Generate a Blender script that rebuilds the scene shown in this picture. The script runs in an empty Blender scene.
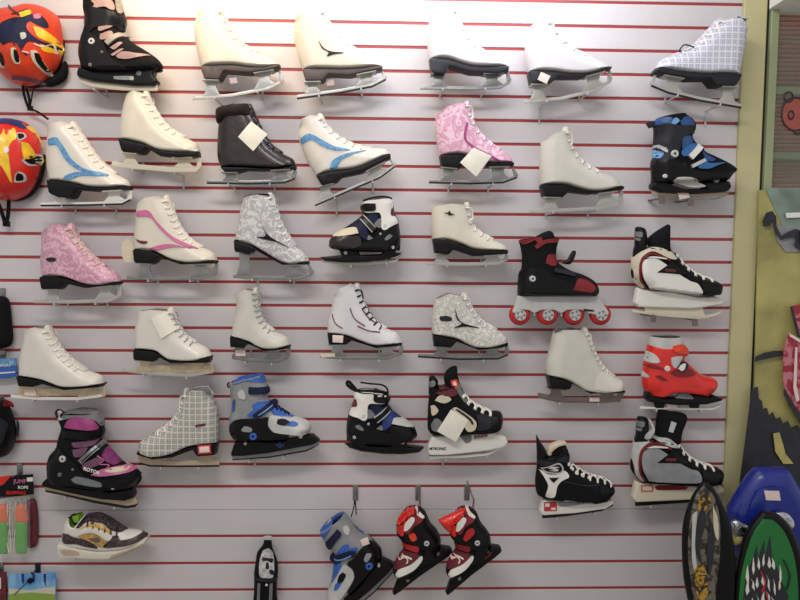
import bpy, bmesh, math, random
import numpy as np
from mathutils import Vector, Matrix
from mathutils.geometry import delaunay_2d_cdt
random.seed(7)
scn = bpy.context.scene
COL = scn.collection
# ------------------------------------------------------------------ camera
CAM = Vector((0.0, -2.3098, 1.5)); YAW, PITCH, ROLL, FPX = 0.027755, 0.0710, 0.00803, 700.0
fw = Vector((math.sin(YAW)*math.cos(PITCH), math.cos(YAW)*math.cos(PITCH), -math.sin(PITCH)))
rt = Vector((math.cos(YAW), -math.sin(YAW), 0)); up = rt.cross(fw)
R2 = rt*math.cos(ROLL) + up*math.sin(ROLL); U2 = up*math.cos(ROLL) - rt*math.sin(ROLL)
cd = bpy.data.cameras.new('camera'); cam = bpy.data.objects.new('camera', cd); COL.objects.link(cam)
M = Matrix((R2, U2, -fw)).transposed().to_4x4(); M.translation = CAM
cam.matrix_world = M; cd.sensor_width = 36; cd.lens = 36*FPX/800; cd.clip_start = .05
scn.camera = cam
# ------------------------------------------------------------------ light and exposure
scn.view_settings.view_transform = 'Standard'; scn.view_settings.look = 'None'
scn.view_settings.gamma = 1; scn.view_settings.use_curve_mapping = False
scn.view_settings.exposure = 0.25
W_ = bpy.data.worlds.new('world'); scn.world = W_; W_.use_nodes = True
W_.node_tree.nodes['Background'].inputs[0].default_value = (1, .965, .945, 1)
W_.node_tree.nodes['Background'].inputs[1].default_value = .45
def area(name, loc, target, sx, sy, power, col):
    l = bpy.data.lights.new(name, 'AREA'); l.shape = 'RECTANGLE'; l.size = sx; l.size_y = sy
    l.energy = power; l.color = col
    o = bpy.data.objects.new(name, l); COL.objects.link(o); o.location = loc
    o.rotation_euler = (Vector(target)-Vector(loc)).to_track_quat('-Z', 'Y').to_euler()
    return o
area('warm_display_lamp', (-.60, -.36, 2.46), (-.60, 0, 2.14), .50, .08, 3.3, (1, .70, .40))
area('cool_display_lamp', (.30, -.36, 2.46), (.30, 0, 2.14), .80, .08, 3.9, (.90, .91, 1))
area('ceiling_tube_light', (-.5, -2.2, 3.1), (-.1, -.2, 1.5), 1.6, .25, 26, (1, .97, .95))
# ------------------------------------------------------------------ helpers
def at(px, py, Y=0.0):
    d = fw*FPX + R2*(px-400) - U2*(py-300)
    return CAM + d*((Y-CAM.y)/d.y)
def lin(c):
    c /= 255.0
    return c/12.92 if c <= .04045 else ((c+.055)/1.055)**2.4
def rgb(h):
    return tuple(lin(int(h[i:i+2], 16)) for i in (0, 2, 4)) + (1,)
MATS = {}
def mat(name, col, rough=.5, metal=0, noise=.0, nscale=40, bump=0, coat=0, col2=None, kind=None, clear=0):
    if name in MATS: return MATS[name]
    m = bpy.data.materials.new(name); m.use_nodes = True; nt = m.node_tree; b = nt.nodes['Principled BSDF']
    b.inputs['Base Color'].default_value = rgb(col); b.inputs['Roughness'].default_value = rough
    b.inputs['Metallic'].default_value = metal; b.inputs['Coat Weight'].default_value = coat
    if clear:
        b.inputs['Alpha'].default_value = 1-clear
    if name.startswith(('black', 'charcoal', 'navy')): b.inputs['Specular IOR Level'].default_value = .25
    if noise or bump or col2:
        tc = nt.nodes.new('ShaderNodeTexCoord')
        if kind == 'plaid':
            sx = nt.nodes.new('ShaderNodeSeparateXYZ'); nt.links.new(tc.outputs['Object'], sx.inputs[0])
            prev = None
            for ax, ang in (('X', nscale), ('Z', nscale)):
                for k, w in ((1, .82), (2.7, .93)):
                    a = nt.nodes.new('ShaderNodeMath'); a.operation = 'MULTIPLY'; a.inputs[1].default_value = ang*k; nt.links.new(sx.outputs[ax], a.inputs[0])
                    s = nt.nodes.new('ShaderNodeMath'); s.operation = 'SINE'; nt.links.new(a.outputs[0], s.inputs[0])
                    g = nt.nodes.new('ShaderNodeMath'); g.operation = 'GREATER_THAN'; g.inputs[1].default_value = w; nt.links.new(s.outputs[0], g.inputs[0])
                    if prev is None: prev = g
                    else:
                        q = nt.nodes.new('ShaderNodeMath'); q.operation = 'MAXIMUM'; nt.links.new(prev.outputs[0], q.inputs[0]); nt.links.new(g.outputs[0], q.inputs[1]); prev = q
            fac = prev.outputs[0]; nz = None
        elif kind == 'flower':
            nz = nt.nodes.new('ShaderNodeTexVoronoi'); nz.inputs['Scale'].default_value = nscale; nz.feature = 'DISTANCE_TO_EDGE'
            nt.links.new(tc.outputs['Object'], nz.inputs['Vector'])
            n2 = nt.nodes.new('ShaderNodeTexNoise'); n2.inputs['Scale'].default_value = nscale*.7; n2.inputs['Detail'].default_value = 5
            n2.inputs['Distortion'].default_value = 2.5
            nt.links.new(tc.outputs['Object'], n2.inputs['Vector'])
            r = nt.nodes.new('ShaderNodeMapRange'); r.inputs[1].default_value = .47; r.inputs[2].default_value = .56
            nt.links.new(n2.outputs[0], r.inputs[0]); fac = r.outputs[0]
        else:
            nz = nt.nodes.new('ShaderNodeTexNoise'); nz.inputs['Scale'].default_value = nscale; nz.inputs['Detail'].default_value = 6
            nt.links.new(tc.outputs['Object'], nz.inputs['Vector'])
            r = nt.nodes.new('ShaderNodeMapRange'); r.inputs[1].default_value = .35; r.inputs[2].default_value = .65
            nt.links.new(nz.outputs[0], r.inputs[0]); fac = r.outputs[0]
        mx = nt.nodes.new('ShaderNodeMix'); mx.data_type = 'RGBA'
        nt.links.new(fac, mx.inputs[0])
        c = rgb(col)
        mx.inputs[6].default_value = rgb(col) if col2 else tuple(v*(1-noise) for v in c[:3])+(1,)
        mx.inputs[7].default_value = rgb(col2) if col2 else tuple(min(1, v*(1+noise)) for v in c[:3])+(1,)
        nt.links.new(mx.outputs[2], b.inputs['Base Color'])
        if bump:
            bp = nt.nodes.new('ShaderNodeBump'); bp.inputs['Strength'].default_value = bump; bp.inputs['Distance'].default_value = .002
            nt.links.new(fac, bp.inputs['Height']); nt.links.new(bp.outputs[0], b.inputs['Normal'])
    MATS[name] = m
    return m
mat('white_leather', 'd9d4ca', .38, noise=.03, nscale=30, bump=.06, coat=.15)
mat('cream_leather', 'd6d0c0', .4, noise=.03, nscale=30, bump=.06, coat=.15)
mat('cool_leather', 'd6d4d6', .38, noise=.03, nscale=30, bump=.06, coat=.15)
mat('grey_leather', 'cbc9be', .42, noise=.03, nscale=30, bump=.06, coat=.1)
mat('white_lace', 'ece8df', .8)
mat('grey_lace', 'a8a8a4', .8)
mat('black_plastic', '0c0b0e', .38, noise=.15, nscale=50)
mat('black_sole', '0b090b', .45, noise=.1)
mat('dark_leather', '1e1613', .35, noise=.2, nscale=40, bump=.2, coat=.2)
mat('black_fabric', '0e0e12', .9, noise=.25, nscale=120, bump=.3)
mat('charcoal', '26262c', .6, noise=.1)
mat('steel', '9c9d9a', .32, 1, noise=.08, nscale=30)
mat('dull_steel', '8d8f8e', .45, .85, noise=.15, nscale=30)
mat('pale_steel', 'b8b8b2', .4, .35, noise=.05)
mat('brass_steel', 'c9b79a', .4, .4, noise=.1)
mat('dark_steel', '2c2b2c', .4, .6)
mat('brown_steel', '7b6f6a', .45, .6, noise=.1)
mat('white_plastic', 'e4e2da', .35)
mat('cream_plastic', 'd8cfb8', .4)
mat('tan_plastic', 'b8a48c', .45)
mat('pink_leather', 'cf9ab2', .45, col2='e6c4d2', nscale=45, kind='flower', bump=.1)
mat('pink_glitter', 'bd8a9f', .4, col2='d8b0bf', nscale=60, kind='flower', bump=.1)
mat('silver_print', 'a9aaab', .4, col2='d2d1ce', nscale=60, kind='flower', bump=.1)
mat('cream_print', 'b9b9b2', .4, col2='dddbd0', nscale=80, kind='flower', bump=.1)
mat('plaid_grey', '93938c', .6, col2='ccccc2', nscale=330, kind='plaid')
mat('plaid_pale', 'b4b6c4', .6, col2='e2e2ea', nscale=330, kind='plaid')
mat('sky_blue', '4d86b8', .4, col2='6fa3cc', nscale=90, kind='flower')
mat('blue', '3562b4', .45, noise=.1)
mat('deep_blue', '20346e', .5, noise=.2)
mat('navy', '1a1f3c', .6, noise=.2)
mat('light_blue', '6f9fd0', .5)
mat('pink', 'c46a98', .45, noise=.1)
mat('magenta', 'a03e7c', .5, noise=.15)
mat('mauve', '6e4660', .7, noise=.15)
mat('purple', '7c3068', .5, noise=.15)
mat('red', 'b41c20', .38, noise=.08, coat=.2)
mat('bright_red', 'd8261e', .3, noise=.06, coat=.3)
mat('orange_red', 'd8401e', .4, noise=.1)
mat('dark_red', '7c1420', .5, noise=.15)
mat('maroon', '64202c', .6, noise=.3, nscale=90)
mat('grey_plastic', '8e9092', .45, noise=.08)
mat('light_grey', 'bfc0be', .5, noise=.05)
mat('mid_grey', '747678', .55, noise=.1)
mat('beige', 'cfc4ac', .55, noise=.05)
mat('fur', '1f1612', 1, noise=.5, nscale=260, bump=1)
mat('lining', '4a4641', .9, noise=.2)
mat('tan_lining', '8f8575', .9, noise=.2)
mat('tag_paper', 'e8e4d6', .7, noise=.03)
mat('sticker', 'e9d4cc', .6)
mat('sticker_red', 'c0303a', .6)
mat('gold', 'c09a58', .4, .3, noise=.25, nscale=90)
mat('steel_blue', '2c649e', .5, noise=.1)
mat('dark_steel_blue', '23487c', .5, noise=.2)
mat('flame_yellow', 'eac032', .35, noise=.15, coat=.2)
mat('brown_sole', '4c403c', .5, noise=.1)
mat('ink_sole', '161622', .5, noise=.1)
mat('dusty_pink', 'a08480', .55, noise=.1)
mat('dusty_grey', '9a948c', .5, noise=.1)
mat('lime', '7aa832', .7)
mat('star_print', '1e1216', .5, col2='54444a', nscale=150, kind='flower')
mat('chrome', 'd8dadc', .2, 1)

def res_run(pts, step, smooth):
    P = [Vector(p) for p in pts]
    if len(P) == 2 or not smooth:
        out = []
        for a, b in zip(P[:-1], P[1:]):
            n = max(1, int(math.ceil((b-a).length/step)))
            out += [a.lerp(b, i/n) for i in range(n)]
        return out
    out = []
    for i in range(len(P)-1):
        p1, p2 = P[i], P[i+1]; p0 = P[i-1] if i else p1*2-p2; p3 = P[i+2] if i+2 < len(P) else p2*2-p1
        L = (p2-p1).length
        if L < 1e-7: continue
        n = max(1, int(math.ceil(L/step)))
        t1 = (p2-p0)*.5; t2 = (p3-p1)*.5
        if t1.length > L*1.2: t1 *= L*1.2/t1.length
        if t2.length > L*1.2: t2 *= L*1.2/t2.length
        for k in range(n):
            t = k/n; a, b = t*t, t*t*t
            out.append(p1*(2*b-3*a+1) + t1*(b-2*a+t) + p2*(3*a-2*b) + t2*(b-a))
    return out
def inside(P, O):
    x, y = P[:, 0][:, None], P[:, 1][:, None]
    x0, y0 = O[:, 0][None], O[:, 1][None]; x1, y1 = np.roll(O[:, 0], -1)[None], np.roll(O[:, 1], -1)[None]
    c = (y0 > y) != (y1 > y)
    with np.errstate(divide='ignore', invalid='ignore'):
        xi = (x1-x0)*(y-y0)/(y1-y0)+x0
    return (np.sum(c & (x < xi), axis=1) % 2) == 1
def segdist(P, A, B):
    d = B-A; L = np.maximum((d*d).sum(1), 1e-12)
    t = np.clip(((P[:, None]-A[None])*d[None]).sum(2)/L[None], 0, 1)
    q = A[None]+t[..., None]*d[None]
    return np.sqrt(((P[:, None]-q)**2).sum(2)).min(1)
def tri2d(O, interior):
    n = len(O)
    vs = [Vector(v) for v in O] + [Vector(v) for v in interior]
    r = delaunay_2d_cdt(vs, [], [list(range(n))], 1, 1e-6)
    return np.array([tuple(v) for v in r[0]]), [f for f in r[2]]
class Shape:
    """A rounded solid over a side outline; h(p) is half its thickness at the point p."""
    def __init__(s, runs, W, R=.04, Rf=.010, step=.005, smooth=True):
        O, cls, op = [], [], []
        for c, pts in runs:
            q = res_run(pts, step, smooth and c != 'o')
            O += [tuple(v) for v in q]; cls += [c]*len(q)
        s.O = np.array(O); s.cls = np.array(cls); s.W = W; s.R = R; s.Rf = Rf; s.y0 = 0.0
        area2 = np.sum(s.O[:, 0]*np.roll(s.O[:, 1], -1)-np.roll(s.O[:, 0], -1)*s.O[:, 1])
        s.ccw = area2 > 0
    def h(s, P):
        P = np.atleast_2d(np.array(P, float)); A = s.O; B = np.roll(s.O, -1, 0)
        ins = inside(P, s.O); out = np.ones(len(P))
        for c, R in (('r', s.R), ('f', s.Rf)):
            k = s.cls == c
            if k.any():
                d = segdist(P, A[k], B[k]); t = np.minimum(d/R, 1)
                v = np.sqrt(np.maximum(0, 1-(1-t)**2)); out = np.minimum(out, v) if c == 'f' else out*v
        d_all = segdist(P, A, B)
        out[(~ins) & (d_all > 2e-5)] = 0
        return out*s.W
def grid_pts(O, g, mind):
    lo, hi = O.min(0), O.max(0); pts = []; j = 0
    z = lo[1]
    while z < hi[1]:
        x = lo[0]+(g/2 if j % 2 else 0)
        while x < hi[0]:
            pts.append((x, z)); x += g
        z += g*.87; j += 1
    if not pts: return np.zeros((0, 2))
    P = np.array(pts); P = P[inside(P, O)]
    if len(P): P = P[segdist(P, O, np.roll(O, -1, 0)) > mind]
    return P
def rings(O, ccw, ds):
    n = len(O); T = np.roll(O, -1, 0)-np.roll(O, 1, 0); T /= np.maximum(np.linalg.norm(T, axis=1), 1e-9)[:, None]
    N = np.stack([-T[:, 1], T[:, 0]], 1)*(1 if ccw else -1); out = []
    for d in ds:
        P = O+N*d; P = P[inside(P, O)]
        if len(P): P = P[segdist(P, O, np.roll(O, -1, 0)) > d*.9]; out.append(P)
    return np.concatenate(out) if out else np.zeros((0, 2))
def link(name, me, mats, root, parent=None):
    for m in mats: me.materials.append(MATS[m] if isinstance(m, str) else m)
    o = bpy.data.objects.new(name, me); COL.objects.link(o)
    o.parent = parent if parent is not None else root
    return o
def mesh_from(bm, name, smooth=True, angle=40):
    bmesh.ops.recalc_face_normals(bm, faces=bm.faces)
    me = bpy.data.meshes.new(name); bm.to_mesh(me); bm.free()
    if smooth:
        for p in me.polygons: p.use_smooth = True
        me.set_sharp_from_angle(angle=math.radians(angle))
    return me

class Thing:
    """One thing: an Empty at its base on the plane y = Y, parts added in photo pixels of a crop (x0, y0, scale)."""
    def __init__(s, name, label, cat, crop, Y, base, group=None):
        s.c = crop; s.Y = Y; s.org = at(*s.px(base), Y)
        s.o = bpy.data.objects.new(name, None); COL.objects.link(s.o); s.o.location = s.org
        s.o.empty_display_size = .02
        s.o['label'] = label; s.o['category'] = cat
        if group: s.o['group'] = group
        s.host = []
    def px(s, p): return (s.c[0]+p[0]/s.c[2], s.c[1]+p[1]/s.c[2])
    def L(s, p):
        w = at(*s.px(p), s.Y)-s.org
        return (w.x, w.z)
    def LS(s, p, hosts=None, t=0.0):
        """the point of the near surface seen at crop point p"""
        q = s.L(p)
        if not (hosts or s.host): return q
        for _ in range(3):
            h = float(s.H([q], hosts)[0])+t; w = at(*s.px(p), s.Y-h)-s.org; q = (w.x, w.z)
        return q
    def solid(s, name, runs, m, W=.042, R=.038, Rf=.010, host=True, collar=None, parent=None, g=.008, smooth=True, y=0.0, one=False, ang=50, label=None):
        """runs: list of (class, points) or a plain list of points (class r); o = open edge."""
        if not isinstance(runs[0][0], str): runs = [('r', list(runs)+[runs[0]])]
        runs = [(c, [s.L(p) for p in pts]) for c, pts in runs]
        sh = Shape(runs, W, R, Rf, smooth=smooth); sh.y0 = y
        O = sh.O
        ds = sorted(set([min(R, .04)*k for k in (.02, .09, .22, .42)] + ([Rf*k for k in (.08, .3, .8)] if (sh.cls == 'f').any() else [])))
        P = rings(O, sh.ccw, [d for d in ds if d > .0004])
        G = grid_pts(O, g, .004)
        if len(P) and len(G):
            G = G[np.sqrt(((G[:, None]-P[None])**2).sum(2)).min(1) > .003]
        V, F = tri2d(O, list(P)+list(G))
        H = sh.h(V)
        bm = bmesh.new(); front = []; back = []
        for v, h in zip(V, H):
            a = bm.verts.new((v[0], y-h, v[1])); front.append(a)
            back.append(a if h < 1e-5 else bm.verts.new((v[0], (y if one else y+h), v[1])))
        cnt = {}
        for f in F:
            for i in range(len(f)):
                e = (f[i], f[(i+1) % len(f)]); cnt[frozenset(e)] = cnt.get(frozenset(e), 0)+1
        for f in F:
            try: bm.faces.new([front[i] for i in f])
            except ValueError: pass
            if any(back[i] is not front[i] for i in f):
                try: bm.faces.new([back[i] for i in reversed(f)])
                except ValueError: pass
        bes = [tuple(e) for e, c in cnt.items() if c == 1]
        opn = [e for e in bes if any(back[i] is not front[i] for i in e)]
        if collar and opn:
            adj = {}
            for a, b in opn: adj.setdefault(a, []).append(b); adj.setdefault(b, []).append(a)
            ends = [k for k in adj if len(adj[k]) == 1]
            if len(ends) == 2:
                path = [ends[0]]; prev = None
                while len(path) < len(adj):
                    nx = [q for q in adj[path[-1]] if q != prev]
                    if not nx: break
                    prev = path[-1]; path.append(nx[0])
                loop = [front[i] for i in path] + [back[i] for i in reversed(path) if back[i] is not front[i]]
                A, B = V[path[0]], V[path[-1]]; mid = Vector(((A[0]+B[0])/2, y, (A[1]+B[1])/2))
                t = (B-A)/np.linalg.norm(B-A); nrm = np.array([-t[1], t[0]]); cen = O.mean(0)
                if nrm.dot(cen-np.array([mid.x, mid.z])) < 0: nrm = -nrm
                dn = Vector((nrm[0], 0, nrm[1]))
                rings_ = [loop]
                for sc, dp in ((.88, -.001), (.80, .004), (.72, .03)):
                    rings_.append([bm.verts.new(mid+(v.co-mid)*sc+dn*dp) for v in loop])
                for ri in range(3):
                    r0, r1 = rings_[ri], rings_[ri+1]
                    for k in range(len(loop)):
                        k2 = (k+1) % len(loop)
                        try:
                            f = bm.faces.new((r0[k], r0[k2], r1[k2], r1[k])); f.material_index = 0 if ri == 0 else 1
                        except ValueError: pass
                try:
                    f = bm.faces.new(rings_[3]); f.material_index = 1
                except ValueError: pass
        else:
            for a, b in opn:
                vs = []
                for v in (front[a], front[b], back[b], back[a]):
                    if v not in vs: vs.append(v)
                if len(vs) > 2:
                    try: bm.faces.new(vs)
                    except ValueError: pass
        me = mesh_from(bm, name, angle=ang)
        o = link(name, me, [m]+([collar] if collar else []), s.o, parent)
        if label: o['label'] = label
        if host: s.host.append(sh)
        return o
    def H(s, P, hosts=None):
        hs = [sh.h(P)-sh.y0 for sh in (hosts or s.host)]
        return np.max(hs, 0)
    def patch(s, name, pts, m, t=.0015, smooth=True, both=True, parent=None, g=.005, label=None, minh=0.0, hosts=None, raw=False, skirt=.003):
        pts = [s.LS(p, hosts, t) for p in pts] if not raw else pts
        O = np.array([tuple(v) for v in res_run(pts+[pts[0]], .004, smooth)])
        V, F = tri2d(O, list(grid_pts(O, g, .0022)))
        t += .0012; H = np.maximum(s.H(V, hosts), minh)+t
        bm = bmesh.new()
        if both and float((H-t).min()) > .014: both = False      # a panel in the middle of the near side only
        cnt = {}
        for f in F:
            for i in range(len(f)):
                e = (f[i], f[(i+1) % len(f)]); cnt.setdefault(frozenset(e), []).append(e)
        be = [v[0] for v in cnt.values() if len(v) == 1]
        for sg in ((-1, 1) if both else (-1,)):
            vs = [bm.verts.new((v[0], sg*h, v[1])) for v, h in zip(V, H)]
            low = {}
            for f in F:
                try: bm.faces.new([vs[i] for i in f])
                except ValueError: pass
            for a, b in be:
                for i in (a, b):
                    if i not in low: low[i] = bm.verts.new((V[i][0], sg*max(0, H[i]-t-skirt), V[i][1]))
                try: bm.faces.new((vs[a], vs[b], low[b], low[a]))
                except ValueError: pass
        # open sheets keep their own winding: flip the near side to face the camera
        bm.normal_update()
        for f in bm.faces:
            c = f.calc_center_median()
            if (c.y < 0 and f.normal.y > 0) or (c.y > 0 and f.normal.y < 0): f.normal_flip()
        me = bpy.data.meshes.new(name); bm.to_mesh(me); bm.free()
        for p in me.polygons: p.use_smooth = True
        me.set_sharp_from_angle(angle=math.radians(50))
        o = link(name, me, [m], s.o, parent)
        if label: o['label'] = label
        return o
    def bar(s, name, pts, w, m, t=.0015, **k):
        """a band of pixel width w along a line, laid on the thing's surface"""
        P = [Vector(s.LS(p, None, t)) for p in pts]; a = Vector(s.L((0, 0))); b = Vector(s.L((w, 0))); hw = (b-a).length/2
        l, r = [], []
        for i, p in enumerate(P):
            d = (P[min(i+1, len(P)-1)]-P[max(i-1, 0)]).normalized(); n = Vector((-d.y, d.x))*hw
            l.append(tuple(p+n)); r.append(tuple(p-n))
        return s.patch(name, l+r[::-1], m, t, smooth=len(pts) > 2, raw=True, **k)
    def plate(s, name, pts, m, hw=.002, bev=None, y=0.0, smooth=False, parent=None, host=False, label=None):
        bev = bev if bev is not None else min(hw*.6, .0025)
        q = [tuple(s.L(p)) for p in pts]
        O = np.array([tuple(v) for v in res_run(q+[q[0]], .012 if not smooth else .006, smooth)])
        bm = bmesh.new()
        fr = [bm.verts.new((v[0], y-hw, v[1])) for v in O]; bk = [bm.verts.new((v[0], y+hw, v[1])) for v in O]
        bm.faces.new(fr); bm.faces.new(bk[::-1])
        for i in range(len(O)):
            j = (i+1) % len(O); bm.faces.new((fr[i], fr[j], bk[j], bk[i]))
        bmesh.ops.recalc_face_normals(bm, faces=bm.faces)
        if bev > 0:
            es = [e for e in bm.edges if abs(e.verts[0].co.y-e.verts[1].co.y) < 1e-6]
            bmesh.ops.bevel(bm, geom=es, offset=bev, segments=2, affect='EDGES', profile=.6)
        bmesh.ops.triangulate(bm, faces=[f for f in bm.faces if len(f.verts) > 4])
        o = link(name, mesh_from(bm, name, angle=35), [m], s.o, parent)
        if label: o['label'] = label
        if host:
            sh = Shape([('f', q+[q[0]])], hw, Rf=max(bev, .0005), smooth=False); sh.y0 = y; s.host.append(sh)
        return o
    def bolt(s, name, p, r, m, t=.003, both=False, parent=None, label=None):
        c = s.LS(p, None, t); h = float(s.H([c])[0]); rr = Vector(s.L((r, 0))).x-Vector(s.L((0, 0))).x
        bm = bmesh.new()
        for sg in ((-1, 1) if both else (-1,)):
            prof = [(rr, -.004), (rr, t*.5), (rr*.8, t), (rr*.35, t), (rr*.3, t*.6), (0, t*.6)]
            n = 16; last = None
            for q, (pr, py) in enumerate(prof):
                ring = [bm.verts.new((c[0]+pr*math.cos(2*math.pi*i/n), sg*(h+py), c[1]+pr*math.sin(2*math.pi*i/n))) for i in range(n)] if pr else None
                if pr and last:
                    for i in range(n): bm.faces.new((last[i], last[(i+1) % n], ring[(i+1) % n], ring[i]))
                elif not pr:
                    bm.faces.new(last)
                last = ring if pr else last
        o = link(name, mesh_from(bm, name, angle=30), [m], s.o, parent)
        if label: o['label'] = label
        return o
    def tube(s, name, pts3, r, m, parent=None, flat=1.0, label=None):
        """pts3: local (x, y, z) points"""
        o = link(name, tube_mesh(name, pts3, r, flat), [m], s.o, parent)
        if label: o['label'] = label
        return o
    def text(s, name, body, p, size, m, rot=0, t=.002, parent=None, bold=.0, label=None):
        c = s.LS(p, None, t); h = float(s.H([c])[0]); k = (Vector(s.L((1, 0)))-Vector(s.L((0, 0)))).length
        cu = bpy.data.curves.new(name, 'FONT'); cu.body = body; cu.size = size*k; cu.extrude = .0004; cu.offset = bold
        cu.align_x = 'CENTER'; cu.align_y = 'CENTER'
        tmp = bpy.data.objects.new('tmp', cu); COL.objects.link(tmp)
        me = bpy.data.meshes.new_from_object(tmp); bpy.data.objects.remove(tmp)
        o = link(name, me, [m], s.o, parent)
        o.location = (c[0], -h-t, c[1]); o.rotation_euler = (math.pi/2, -rot, 0)
        if label: o['label'] = label
        return o
def tube_mesh(name, pts, r, flat=1.0, n=8):
    P = [Vector(p) for p in pts]
    if len(P) > 2:
        Q = []
        for i in range(len(P)-1):
            p1, p2 = P[i], P[i+1]; p0 = P[i-1] if i else p1*2-p2; p3 = P[i+2] if i+2 < len(P) else p2*2-p1
            for k in range(4):
                t = k/4; a, b = t*t, t*t*t
                Q.append(p1*(2*b-3*a+1)+(p2-p0)*.5*(b-2*a+t)+p2*(3*a-2*b)+(p3-p1)*.5*(b-a))
        P = Q+[P[-1]]
    bm = bmesh.new(); last = None; nprev = None
    for i, p in enumerate(P):
        d = (P[min(i+1, len(P)-1)]-P[max(i-1, 0)])
        d = d.normalized() if d.length > 1e-9 else Vector((0, 0, 1))
        if nprev is None: nprev = d.orthogonal().normalized()
        nn = nprev-d*nprev.dot(d); nn = nn.normalized() if nn.length > 1e-6 else d.orthogonal().normalized(); nprev = nn
        bb = d.cross(nn)
        ring = [bm.verts.new(p+nn*(r*math.cos(2*math.pi*k/n))+bb*(r*flat*math.sin(2*math.pi*k/n))) for k in range(n)]
        if last:
            for k in range(n): bm.faces.new((last[k], last[(k+1) % n], ring[(k+1) % n], ring[k]))
        else: bm.faces.new(ring[::-1])
        last = ring
    bm.faces.new(last)
    return mesh_from(bm, name, angle=60)
def box_bm(bm, lo, hi):
    v = [bm.verts.new((x, y, z)) for x in (lo[0], hi[0]) for y in (lo[1], hi[1]) for z in (lo[2], hi[2])]
    for f in ((0, 1, 3, 2), (4, 6, 7, 5), (0, 4, 5, 1), (2, 3, 7, 6), (0, 2, 6, 4), (1, 5, 7, 3)): bm.faces.new([v[i] for i in f])
def struct(name, bm, m, smooth=False):
    me = mesh_from(bm, name, smooth=smooth); o = link(name, me, [m], None); o['kind'] = 'structure'
    return o
# ------------------------------------------------------------------ the setting
def wall_mat(name, c1, c2, rough):
    m = bpy.data.materials.new(name); m.use_nodes = True; nt = m.node_tree; b = nt.nodes['Principled BSDF']
    tc = nt.nodes.new('ShaderNodeTexCoord'); n = nt.nodes.new('ShaderNodeTexNoise'); n.inputs['Scale'].default_value = 5; n.inputs['Detail'].default_value = 8
    mp = nt.nodes.new('ShaderNodeMapping'); mp.inputs['Scale'].default_value = (1, 1, 2.2)
    nt.links.new(tc.outputs['Object'], mp.inputs[0]); nt.links.new(mp.outputs[0], n.inputs['Vector'])
    mx = nt.nodes.new('ShaderNodeMix'); mx.data_type = 'RGBA'; nt.links.new(n.outputs[0], mx.inputs[0])
    mx.inputs[6].default_value = rgb(c1); mx.inputs[7].default_value = rgb(c2)
    nt.links.new(mx.outputs[2], b.inputs['Base Color']); b.inputs['Roughness'].default_value = rough
    MATS[name] = m
wall_mat('slat_board', 'c9c4c6', 'd7d3d4', .42)
wall_mat('groove_red', '9c3034', 'a83a3c', .5)
wall_mat('post_wood', 'bdb684', 'cbc598', .5)
wall_mat('frame_green', '8f9a72', '9faa84', .5)
wall_mat('floor_tile', '9a958c', 'a8a39a', .4)
wall_mat('paint_white', 'e4e4e0', 'ececea', .6)
mat('gap_dark', '22201c', .8)
PT = .0762; Z0 = 2.229827; GH = .0046
XL, XR = -2.3, 1.1719
ks = [float(k) for k in range(-6, 21)] + [21.06] + [22.245+1.226*i for i in range(0, 8)]
bm = bmesh.new(); bmr = bmesh.new(); top = Z0+6.6*PT
for k in ks:
    z = Z0-k*PT; joint = abs(k-21.06) < .01; gh = .0007 if joint else GH
    # board above this groove, its edges slightly rounded
    lo, hi = z+gh, top
    prof = [(.014, lo), (.0012, lo), (0, lo+.0012), (0, hi-.0012), (.0012, hi), (.014, hi)]
    a = [bm.verts.new((XL, y, zz)) for y, zz in prof]; b = [bm.verts.new((XR, y, zz)) for y, zz in prof]
    bm.faces.new(a[::-1]); bm.faces.new(b)
    for i in range(6): bm.faces.new((a[i], a[(i+1) % 6], b[(i+1) % 6], b[i]))
    if not joint:
        prof = [(.012, z-gh-.004), (.0035, z-gh-.0000), (.0035, z+gh), (.012, z+gh+.004)]
        box_bm(bmr, (XL, .0030, z-gh-.0002), (XR-.004, .0135, z+gh+.0002))
    top = z-gh
box_bm(bm, (XL, 0, 0), (XR, .014, top))
box_bm(bm, (XL, .0141, 0), (XR, .03, Z0+6.6*PT))
struct('wall_back', bm, 'slat_board'); struct('trim_1', bmr, 'groove_red')
bm = bmesh.new(); box_bm(bm, (-3.0, -4.5, -.05), (3.2, 2.0, 0)); struct('floor', bm, 'floor_tile')
# corner post, then the frame of the shop window beside it
bm = bmesh.new(); box_bm(bm, (XR+.0005, -.012, 0), (XR+.077, .03, 2.75))
for f in list(bm.faces): pass
bmesh.ops.bevel(bm, geom=list(bm.edges), offset=.002, segments=1, affect='EDGES')
struct('trim_2', bm, 'post_wood')
bm = bmesh.new(); box_bm(bm, (XR+.0775, -.002, 0), (XR+.088, .03, 2.75)); struct('trim_3', bm, 'gap_dark')
WX = XR+.0885
bm = bmesh.new(); box_bm(bm, (WX, -.018, 0), (WX+.026, .03, 2.2875)); box_bm(bm, (WX+.0265, -.012, 0), (2.6, .03, .10))
box_bm(bm, (2.6, -.018, 0), (2.64, .03, 2.2875))
bmesh.ops.bevel(bm, geom=list(bm.edges), offset=.002, segments=1, affect='EDGES')
w1 = struct('window_1', bm, 'frame_green')
bm = bmesh.new(); box_bm(bm, (XR+.0785, -.42, 2.288), (2.64, -.0185, 2.40)); box_bm(bm, (WX, -.0184, 2.288), (2.64, .03, 2.40))
struct('trim_4', bm, 'paint_white')
gm = bpy.data.materials.new('window_glass'); gm.use_nodes = True; nt = gm.node_tree; b = nt.nodes['Principled BSDF']
tr = nt.nodes.new('ShaderNodeBsdfTransparent'); tr.inputs[0].default_value = (.93, .97, .93, 1); ms = nt.nodes.new('ShaderNodeMixShader'); ms.inputs[0].default_value = .10
b.inputs['Roughness'].default_value = .08; b.inputs['Base Color'].default_value = (.6, .7, .62, 1)
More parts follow.
